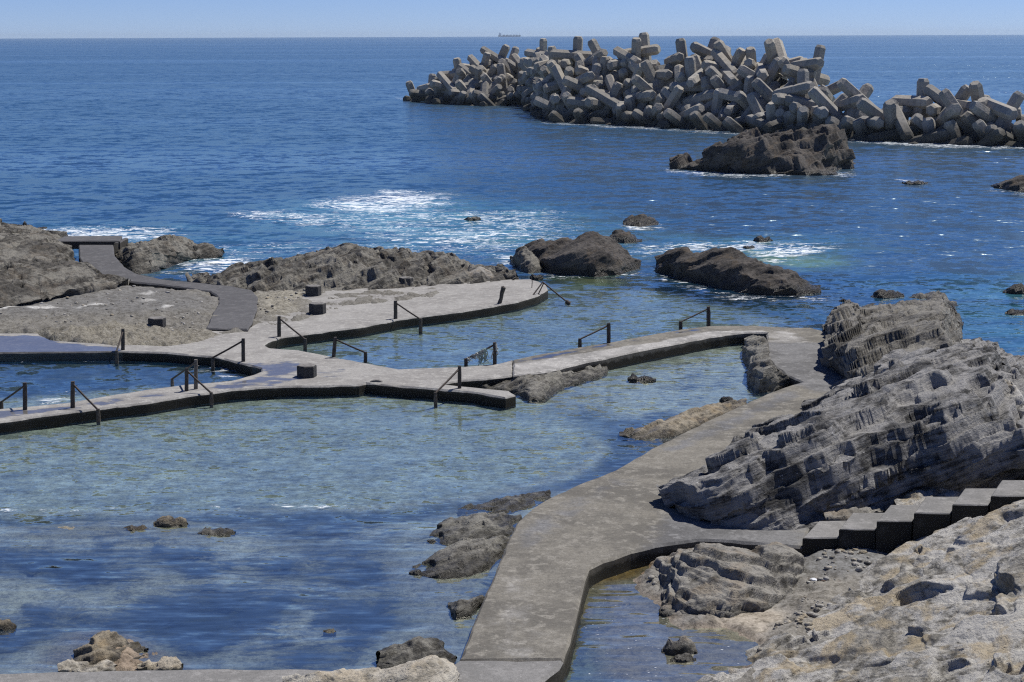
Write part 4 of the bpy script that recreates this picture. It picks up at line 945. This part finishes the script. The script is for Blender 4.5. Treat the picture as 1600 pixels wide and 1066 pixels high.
def post_mesh(foot, top, wd, seed):
    """square concrete post with chipped, slightly worn corners"""
    r = random.Random(seed); foot, top = Vector(foot), Vector(top); V = []; F = []; L = 6
    for i in range(L):
        f = i / (L - 1); c = foot.lerp(top, f); s = wd / 2 * (1.0 if i < L - 1 else .86)
        for k in range(8):
            a = math.pi / 4 * k + .3; q = s * (1.12 if k % 2 else 1.0) * r.uniform(.92, 1.06)
            V.append((c.x + q * math.cos(a), c.y + q * math.sin(a), c.z))
    for i in range(L - 1):
        for k in range(8): F.append((i * 8 + k, i * 8 + (k + 1) % 8, (i + 1) * 8 + (k + 1) % 8, (i + 1) * 8 + k))
    F.append(tuple(range((L - 1) * 8, L * 8)))
    return V, F
def handrail(tx, tbase, ttop, lx, lbase, ltop, label, tz=.38, lz=0.0, pale=False, lean=0, th=7.0, seed=0):
    tb = P(np.array(float(tx)), np.array(float(tbase)), tz); tt = PY(np.array(float(tx + lean)), np.array(float(ttop)), tb[1])
    lb = P(np.array(float(lx)), np.array(float(lbase)), lz); lt = PY(np.array(float(lx)), np.array(float(ltop)), lb[1])
    root = empty('handrail', tb); org = tb
    sc = (H - .5) / (tbase - 55.0); wd = th * sc
    mp = M_POSTL if pale else M_POST
    def part(nm, VF, mat, par=root, sm=None):
        V, F = VF; V = np.array([tuple(v) for v in V]) - org
        return mesh_obj(nm, V, F, mat, par, sm)
    tfoot = tb.copy(); tfoot[2] -= .05
    lfoot = lb.copy(); lfoot[2] -= (.9 if lz < .2 else .05)
    part('post', post_mesh(tfoot, tt, wd, seed), mp); part('post', post_mesh(lfoot, lt, wd * .95, seed + 1), mp)
    a = tt + np.array([0, 0, -.09]); b = lt + np.array([0, 0, -.03])
    part('rail', tube([a, a + (b - a) * .5 + np.array([0, 0, -.01]), b], .036), M_RAIL, root, 60)
    tag(root, label, 'handrail', 'slanting handrails at the pool edges')
    return root, a, b
HR = [(39, 640, 598, 2, 641, 627, 'handrail cut by the left photo edge, in front of the left pool', .38, 0.0),
      (113.5, 637, 596, 153, 660, 639, 'brown handrail near the left edge sloping down into the front pool', .38, 0.0),
      (291.5, 611, 575, 330, 633, 613, 'handrail sloping right into the front pool, nearer of the crossing pair', .38, 0.0),
      (306, 608, 562, 269, 602, 591, 'handrail sloping left into the left pool, farther of the crossing pair', .38, 0.0),
      (380, 565, 529, 332, 580, 558, 'handrail sloping left into the rounded end of the left pool', .38, 0.0),
      (192, 547, 514, 182, 568, 548, 'short steep handrail at the back edge of the left pool', .38, 0.0),
      (436, 526, 494, 476.6, 546, 529, 'handrail at the inner corner of the rear pool beside the asphalt path', .38, 0.0),
      (618, 498, 470, 657, 519, 498, 'handrail halfway along the rear pool wall', .38, 0.0),
      (521, 558, 527, 571, 565, 550, 'slightly leaning handrail on the left near side of the rear pool', .38, .3),
      (718, 607, 572, 680.5, 634, 613, 'handrail sloping left into the front pool near the wall tip', .38, 0.0),
      (773, 569, 535, 728, 572, 560, 'handrail with a tangle of green and white rope on it', .38, .34),
      (951, 536, 505, 906, 543, 529, 'handrail on the long walkway, left one of the two facing the boulders', .46, .42),
      (1107, 508, 479, 1063.5, 514, 502, 'handrail on the long walkway, right one of the two facing the boulders', .46, .42)]
ropeline = None
for i, h_ in enumerate(HR):
    rt, a, b = handrail(*h_, pale=i in (3,), lean=(3 if i == 8 else 0), th=(6.2 if i not in (0, 1) else 7.2), seed=i * 5)
    if i == 10: ropeline = (a, b)

# broken ladder rail at the deck's far end
org = wb(833, 461, .38); root = empty('broken_ladder', org)
def lp(nm, pts, r, mat=None):
    V, F = tube(pts, r); return mesh_obj(nm, np.array([tuple(v) for v in V]) - org, F, mat or M_RAIL, root, 60)
top = PY(np.array(848.), np.array(441.), org[1] + .6); endp = wb(888, 473.5, .05)
lp('rail', [top, endp], .04); lp('leg', [org, top], .035); l2 = wb(841, 460, .38); lp('leg', [l2, l2 * .3 + top * .7 + np.array([.1, 0, .1])], .03)
lp('end_knob', [endp + np.array([-.12, 0, .08]), endp + np.array([.08, 0, -.05])], .11)
tag(root, 'bent broken steel ladder rail at the far tip of the pool deck', 'ladder')
r0_ = wb(831, 450, .38); V, F = tube([r0_, r0_ + np.array([.02, 0, .35]), r0_ + np.array([-.06, 0, .62])], .02)
tag(mesh_obj('steel_rod', V, F, M_RAIL, None, 60, r0_), 'thin rusty rod standing beside the broken ladder', 'rod')
# weathered broken post
d0 = wb(780, 474, .38); d1 = PY(np.array(784.), np.array(459.), d0[1]); d2 = PY(np.array(787.), np.array(449.), d0[1])
V, F = tube([d0 - [0, 0, .05], d0 * .5 + d1 * .5 + [.03, 0, 0], d1, d2, d2 + [.03, 0, .03]], [.11, .09, .10, .12, .05], 7)
tag(mesh_obj('broken_post', V, F, M_POST, None, None, d0), 'crooked broken post leaning on the rear deck edge', 'post')
# rope tangle
M_ROPEG = plain_mat('green_rope', (.22, .33, .27), .9, (.42, .45, .40), 30, .005); M_ROPEW = plain_mat('white_rope', (.50, .50, .45), .9, (.3, .3, .27), 30, .005)
a, b = ropeline; rr = random.Random(5); mid = (a + b) / 2
root = empty('rope_tangle', mid); tag(root, 'frayed green and white rope tangle hanging on a handrail', 'rope')
def strands(nm, t0, t1, n, drop, mat, seed):
    rr = random.Random(seed); V = []; F = []
    for k in range(n):
        t = rr.uniform(t0, t1); p0 = a + (b - a) * t; L = drop * rr.uniform(.35, 1)
        pts = [p0 + np.array([rr.uniform(-.05, .05), rr.uniform(-.06, .02), .03]), p0 + np.array([rr.uniform(-.08, .08), -.05, -.35 * L]), p0 + np.array([rr.uniform(-.12, .12), rr.uniform(-.08, .04), -.7 * L]), p0 + np.array([rr.uniform(-.14, .14), 0, -L])]
        v, f = tube(pts, [.03, .022, .018, .01], 5); o_ = len(V); V += v; F += [tuple(i + o_ for i in ff) for ff in f]
    mesh_obj(nm, np.array([tuple(v) for v in V]) - mid, F, mat, root, 60)
strands('green_strands', .30, .58, 22, .62, M_ROPEG, 1); strands('white_strands', .35, .95, 26, .22, M_ROPEW, 2); strands('white_strands', -.03, .02, 12, .6, M_ROPEW, 3)

# drain pipe mouth in the front pool wall
pc = wb(588, 606, .16); V, F = tube([pc - [0, .02, 0], pc + [0, .5, 0]], .30, 16)
# curved lip of the drain
lipV = []; lipF = []
for k in range(13):
    an = math.pi * k / 12
    for r_, dy in ((.34, -.06), (.42, -.06), (.42, .12), (.34, .12)): lipV.append((pc[0] + r_ * math.cos(an), pc[1] + dy, pc[2] - .12 + r_ * math.sin(an)))
for k in range(12):
    for j in range(4): lipF.append((k * 4 + j, k * 4 + (j + 1) % 4, (k + 1) * 4 + (j + 1) % 4, (k + 1) * 4 + j))
tag(mesh_obj('drain_mouth', lipV, lipF, M_CAP, None, None, pc), 'small arched drain mouth in the dark front pool wall', 'drain')

# litter and driftwood below the stairs
M_WHITE = plain_mat('white_plastic', (.62, .64, .66), .5, (.5, .52, .55), 10, .004); M_WOOD = plain_mat('drift_wood', (.16, .11, .08), .9, (.09, .06, .045), 20, .006)
def lump(px, py, s, label, seed, name='litter', mat=None, cat='litter', z=.24):
    c = wb(px, py, z); r = random.Random(seed); bm = bmesh.new(); bmesh.ops.create_icosphere(bm, subdivisions=2, radius=s)
    for v in bm.verts: v.co = Vector((v.co.x * 1.3, v.co.y, v.co.z * .55)) * (1 + .35 * (r.random() - .5)); v.co.z += s * .3
    me = bpy.data.meshes.new(name); bm.to_mesh(me); bm.free(); me.materials.append(mat or M_WHITE)
    o = bpy.data.objects.new(name, me); COL.objects.link(o); o.location = tuple(c); return tag(o, label, cat)
lump(1303, 901, .09, 'white crumpled plastic litter, right piece near the driftwood', 1); lump(1271, 908, .08, 'white crumpled plastic litter, left piece near the driftwood', 2)
lump(1322, 907, .05, 'tiny white litter scrap right of the driftwood', 3); lump(1258, 902, .03, 'tiny white litter scrap left of the driftwood', 4)
lump(1080, 862, .08, 'white litter on top of the cracked rock, beside the wall', 5, z=.5); lump(1072, 868, .05, 'smaller white litter scrap on the cracked rock', 6, z=.5)
rr = random.Random(9)
for k in range(9):
    c = wb(1262 + k * 7 + rr.uniform(-2, 2), 905 + rr.uniform(-5, 8), .26); an = rr.uniform(-.5, .3); L = rr.uniform(.2, .5)
    V, F = tube([c, c + [L * .5 * math.cos(an), L * .5 * math.sin(an), .03], c + [L * math.cos(an), L * math.sin(an), .01]], [.014, .018, .008], 6)
    tag(mesh_obj('driftwood_stick', V, F, M_WOOD, None, 60, c), 'thin brown driftwood stick below the stairs, ' + ('leftmost', 'second from left', 'third from left', 'fourth from left', 'middle one of nine', 'fourth from right', 'third from right', 'second from right', 'rightmost')[k], 'driftwood', 'driftwood sticks below the stairs')

# ------------------------------------------------------------------ breakwater of concrete armour blocks
T = 1.5; LN = 7.0
def beam(axis, off):
    """hexagonal beam with chamfered ends"""
    V = []; F = []
    rings = [(-LN / 2, .72), (-LN / 2 + .42, 1.0), (LN / 2 - .42, 1.0), (LN / 2, .72)]
    for z, s in rings:
        for k in range(6):
            an = math.pi / 3 * k; V.append((T / 2 * 1.1 * s * math.cos(an), T / 2 * 1.1 * s * math.sin(an), z))
    for i in range(3):
        for k in range(6): F.append((i * 6 + k, i * 6 + (k + 1) % 6, (i + 1) * 6 + (k + 1) % 6, (i + 1) * 6 + k))
    F.append((5, 4, 3, 2, 1, 0)); F.append((18, 19, 20, 21, 22, 23))
    out = []
    for x, y, z in V:
        if axis == 2: p_ = (x, y, z)
        elif axis == 0: p_ = (z, x, y)
        else: p_ = (y, z, x)
        out.append((p_[0] + off[0], p_[1] + off[1], p_[2] + off[2]))
    return out, F
h_ = T / 2 * .8
V = []; F = []
for ax, off in ((0, (0, h_, -h_)), (1, (-h_, 0, h_)), (2, (h_, -h_, 0))):
    v, f = beam(ax, off); o_ = len(V); V += v; F += [tuple(i + o_ for i in ff) for ff in f]
bm = bmesh.new(); bv = [bm.verts.new(v) for v in V]
for f in F: bm.faces.new([bv[i] for i in f])
bmesh.ops.bevel(bm, geom=bm.edges[:], offset=.022, segments=1, affect='EDGES')
block_mes = []
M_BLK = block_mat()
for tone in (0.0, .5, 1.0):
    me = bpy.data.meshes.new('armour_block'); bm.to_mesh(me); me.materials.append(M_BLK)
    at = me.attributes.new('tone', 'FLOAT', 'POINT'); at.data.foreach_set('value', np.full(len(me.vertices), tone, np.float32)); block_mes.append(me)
bm.free()
WL = np.array([(612, 153), (640, 157), (700, 163), (760, 165), (830, 164), (852, 176), (870, 190), (900, 192), (1000, 197), (1080, 202), (1150, 206), (1250, 213), (1350, 219), (1450, 223), (1530, 226), (1600, 229), (1720, 233)], float)
CR = np.array([(612, 154), (640, 148), (665, 142), (700, 130), (720, 113), (745, 94), (780, 86), (840, 82), (880, 80), (925, 82), (955, 102), (985, 95), (1000, 85), (1040, 87), (1080, 79), (1120, 79), (1160, 81), (1210, 82), (1240, 93), (1275, 109), (1292, 143), (1330, 161), (1370, 175), (1400, 173), (1430, 165), (1470, 167), (1530, 170), (1560, 175), (1600, 181), (1720, 190)], float)
def mound(px, s):
    """point on the heap: s = 0 at the waterline, 1 on the crest, up to 2 at the far waterline"""
    wl = np.interp(px, WL[:, 0], WL[:, 1]); crp = np.interp(px, CR[:, 0], CR[:, 1])
    A = P(np.array(float(px)), np.array(wl), 0.0); z = 6.0
    for _ in range(12):
        C = PY(np.array(float(px)), np.array(crp), A[1] + 1.45 * z + 1.0); z = max(C[2], .4)
    if s <= 1: return A * (1 - s) + C * s
    D = C + (C - A) * (s - 1); D[2] = C[2] * (2 - s); return D
rb = random.Random(21)
placed = []
def rotm(r):
    while True:
        q = np.array([r.gauss(0, 1) for _ in range(4)]); n = np.linalg.norm(q)
        if n > .1: break
    q /= n; from mathutils import Quaternion
    return Quaternion(q).to_matrix()
# prominent blocks on the skyline and the front, placed one by one: px, py of the centre, distance share s, beam tilt (deg from upright, right positive), turn
HAND = [(668, 143, 0.4, 5, 20), (712, 120, 0.9, -10, 60), (652, 152, 0.1, 70, 10), (748, 106, 0.9, 18, 30), (775, 94, 1, 25, 70), (842, 90, 1, 0, 30), (895, 92, 1, 2, 75), (932, 98, 1, -28, 40), (916, 132, 0.45, 22, 10), (945, 160, 0.25, 24, 55), (985, 94, 0.9, 0, 25), (1001, 88, 1, -6, 60), (1060, 99, 0.9, -8, 10), (1030, 126, 0.6, 62, 5), (1085, 128, 0.5, 88, 12), (1135, 106, 0.8, 24, 30), (1192, 122, 0.65, 30, 0), (1245, 150, 0.4, 0, 35), (1215, 96, 0.9, 75, 40), (1265, 110, 0.9, 12, 20), (1105, 92, 1, -65, 10), (1430, 167, 0.9, 0, 25), (1480, 169, 0.9, 28, 60), (1520, 171, 0.9, -20, 30), (1335, 161, 0.9, -50, 20), (1370, 190, 0.3, -55, 5), (1490, 185, 0.4, -35, 15), (870, 165, 0.2, 25, 0), (1100, 160, 0.4, -12, 35), (1160, 158, 0.45, 2, 60), (1010, 150, 0.35, -50, 20), (700, 135, 0.5, 30, 40), (780, 128, 0.5, -8, 10), (820, 140, 0.35, 88, 30), (735, 148, 0.2, 60, 25), (1290, 175, 0.35, -45, 0), (1400, 200, 0.15, 80, 30), (1560, 180, 0.5, 30, 20)]
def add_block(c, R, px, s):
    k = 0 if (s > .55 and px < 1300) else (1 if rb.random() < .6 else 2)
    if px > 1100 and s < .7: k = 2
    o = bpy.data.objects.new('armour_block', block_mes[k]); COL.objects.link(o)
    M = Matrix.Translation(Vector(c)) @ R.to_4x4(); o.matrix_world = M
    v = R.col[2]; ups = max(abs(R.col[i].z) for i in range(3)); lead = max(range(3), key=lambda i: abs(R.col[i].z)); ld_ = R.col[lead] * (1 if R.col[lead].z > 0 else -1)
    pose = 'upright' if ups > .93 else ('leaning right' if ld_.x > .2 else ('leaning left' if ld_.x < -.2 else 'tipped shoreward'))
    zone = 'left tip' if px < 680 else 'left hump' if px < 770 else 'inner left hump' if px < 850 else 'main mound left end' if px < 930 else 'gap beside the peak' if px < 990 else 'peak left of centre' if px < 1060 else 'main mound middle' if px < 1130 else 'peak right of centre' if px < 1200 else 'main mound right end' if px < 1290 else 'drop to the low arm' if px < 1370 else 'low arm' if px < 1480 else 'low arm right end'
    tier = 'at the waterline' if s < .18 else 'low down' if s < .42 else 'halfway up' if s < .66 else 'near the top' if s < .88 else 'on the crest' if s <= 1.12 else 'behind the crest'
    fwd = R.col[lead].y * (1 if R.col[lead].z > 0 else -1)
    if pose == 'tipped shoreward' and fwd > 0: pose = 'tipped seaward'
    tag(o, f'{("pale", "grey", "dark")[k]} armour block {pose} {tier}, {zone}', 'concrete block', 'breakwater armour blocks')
    placed.append(np.array(c))
for px, py, s, tilt, turn in HAND:
    base = mound(px, s); c = PY(np.array(float(px)), np.array(float(py)), base[1])
    R = Matrix.Rotation(math.radians(tilt), 3, 'Y') @ Matrix.Rotation(math.radians(rb.uniform(-15, 25)), 3, 'X') @ Matrix.Rotation(math.radians(turn), 3, 'Z')
    add_block(c, R, px, s)
tries = 0
while len(placed) < 292 and tries < 9000:
    tries += 1
    px = rb.uniform(646, 1650); s = rb.random() ** .85 * 1.28
    q = mound(px, s)
    wl = np.interp(px, WL[:, 0], WL[:, 1])
    c = q + np.array([0, rb.uniform(-1.2, 1.0), rb.uniform(-2.1, -.1)])
    if s > .8: c[2] -= 1.0
    hh = mound(px, 1.0)[2]
    if hh < 3.5: c[2] = min(c[2], hh - 1.5)
    c[2] = max(c[2], -.9)
    if s > .45: c = c + np.array([0, 0, -.2])
    if any(np.linalg.norm(c - o_) < (2.95 if s < 1.05 else 3.8) for o_ in placed): continue
    add_block(c, rotm(rb), px, s)
same = {}
for o in COL.objects:
    if o.name.startswith('armour_block'): same.setdefault(o['label'], []).append(o)
for lb, os_ in same.items():
    if len(os_) > 1:
        os_.sort(key=lambda o: o.location.x / o.location.y)
        for i, o in enumerate(os_):
            w_ = ('left' if i == 0 else 'right') + ' of two' if len(os_) == 2 else 'leftmost' if i == 0 else 'rightmost' if i == len(os_) - 1 else ('middle' if len(os_) == 3 else ('second', 'third', 'fourth', 'fifth', 'sixth')[min(i - 1, 4)] + ' from left')
            o['label'] = lb + ', ' + w_
core_px = np.linspace(650, 1740, 90)
Vc = []
for s in (0, .3, .6, 1.0, 1.4, 2.0):
    for px in core_px:
        q = mound(px, s); q = q + np.array([0, 1.6 if s < 1 else -1.0, -min(3.2, .8 + .4 * max(q[2], 0))]); Vc.append(q)
core = mesh_obj('rubble_core', Vc, grid_faces(6, 90), plain_mat('rubble', (.03, .028, .024), .95, (.05, .047, .04), .8, .3), None, 180)
tag(core, None, None, None, 'structure')

# ------------------------------------------------------------------ ship on the horizon
M_HULL = plain_mat('ship_hull_paint', (.03, .05, .10), .6, (.04, .06, .11), .05, .01); M_SUP = plain_mat('ship_white_paint', (.6, .62, .64), .6, (.5, .5, .52), .05, .01); M_CARGO = plain_mat('ship_deck_paint', (.16, .12, .12), .7, (.1, .12, .16), .05, .01)
SD = 12600.0; so = PY(np.array(796.0), np.array(56.0), SD); so[2] = 0; L = 35 / FPX * SD; hs = 1.0
ship = empty('cargo_ship', so); tag(ship, 'pale bluish cargo ship far out on the horizon', 'ship')
def prism(nm, prof, w_, mat, x0=0):
    """side profile in x-z extruded across the beam"""
    V = [(x, -w_ / 2, z) for x, z in prof] + [(x, w_ / 2, z) for x, z in prof]; n = len(prof)
    F = [tuple(range(n)), tuple(range(n, 2 * n))[::-1]] + [(i, i + n, (i + 1) % n + n, (i + 1) % n) for i in range(n)]
    return mesh_obj(nm, V, [f[::-1] for f in F], mat, ship)
hw = L / 2
prism('hull', [(-hw * .96, -2), (hw * .94, -2), (hw, 13), (hw * .82, 12), (hw * .8, 9), (-hw * .75, 9), (-hw * .78, 12), (-hw, 12)], 26, M_HULL)
prism('bridge', [(-hw * .95, 12), (-hw * .72, 12), (-hw * .72, 24), (-hw * .76, 27), (-hw * .9, 27), (-hw * .95, 20)], 22, M_SUP)
prism('funnel', [(-hw * .93, 20), (-hw * .86, 20), (-hw * .87, 31), (-hw * .92, 31)], 8, M_HULL)
for a0 in (-.6, -.3, .0, .3, .55): prism('hatch_cover', [(hw * a0, 9), (hw * (a0 + .2), 9), (hw * (a0 + .2), 15), (hw * a0, 15)], 20, M_CARGO if a0 < 0 else M_SUP)
prism('mast', [(hw * .86, 12), (hw * .9, 12), (hw * .88, 26)], 3, M_SUP)

# ------------------------------------------------------------------ sea haze
hz = NB('haze'); v = hz.t.nodes.new('ShaderNodeVolumePrincipled'); v.inputs['Color'].default_value = (.68, .84, 1.0, 1); v.inputs['Density'].default_value = 5e-5; v.inputs['Anisotropy'].default_value = 0.2
hz.t.links.new(v.outputs[0], hz.out.inputs['Volume'])
bm = bmesh.new(); bmesh.ops.create_cube(bm, size=1.0)
for v_ in bm.verts: v_.co = Vector((v_.co.x * 29000, v_.co.y * 29000, -9.5 if v_.co.z < 0 else 36.0))
me = bpy.data.meshes.new('haze'); bm.to_mesh(me); bm.free(); me.materials.append(hz.m)
ho = bpy.data.objects.new('haze', me); COL.objects.link(ho); tag(ho, kind='stuff')
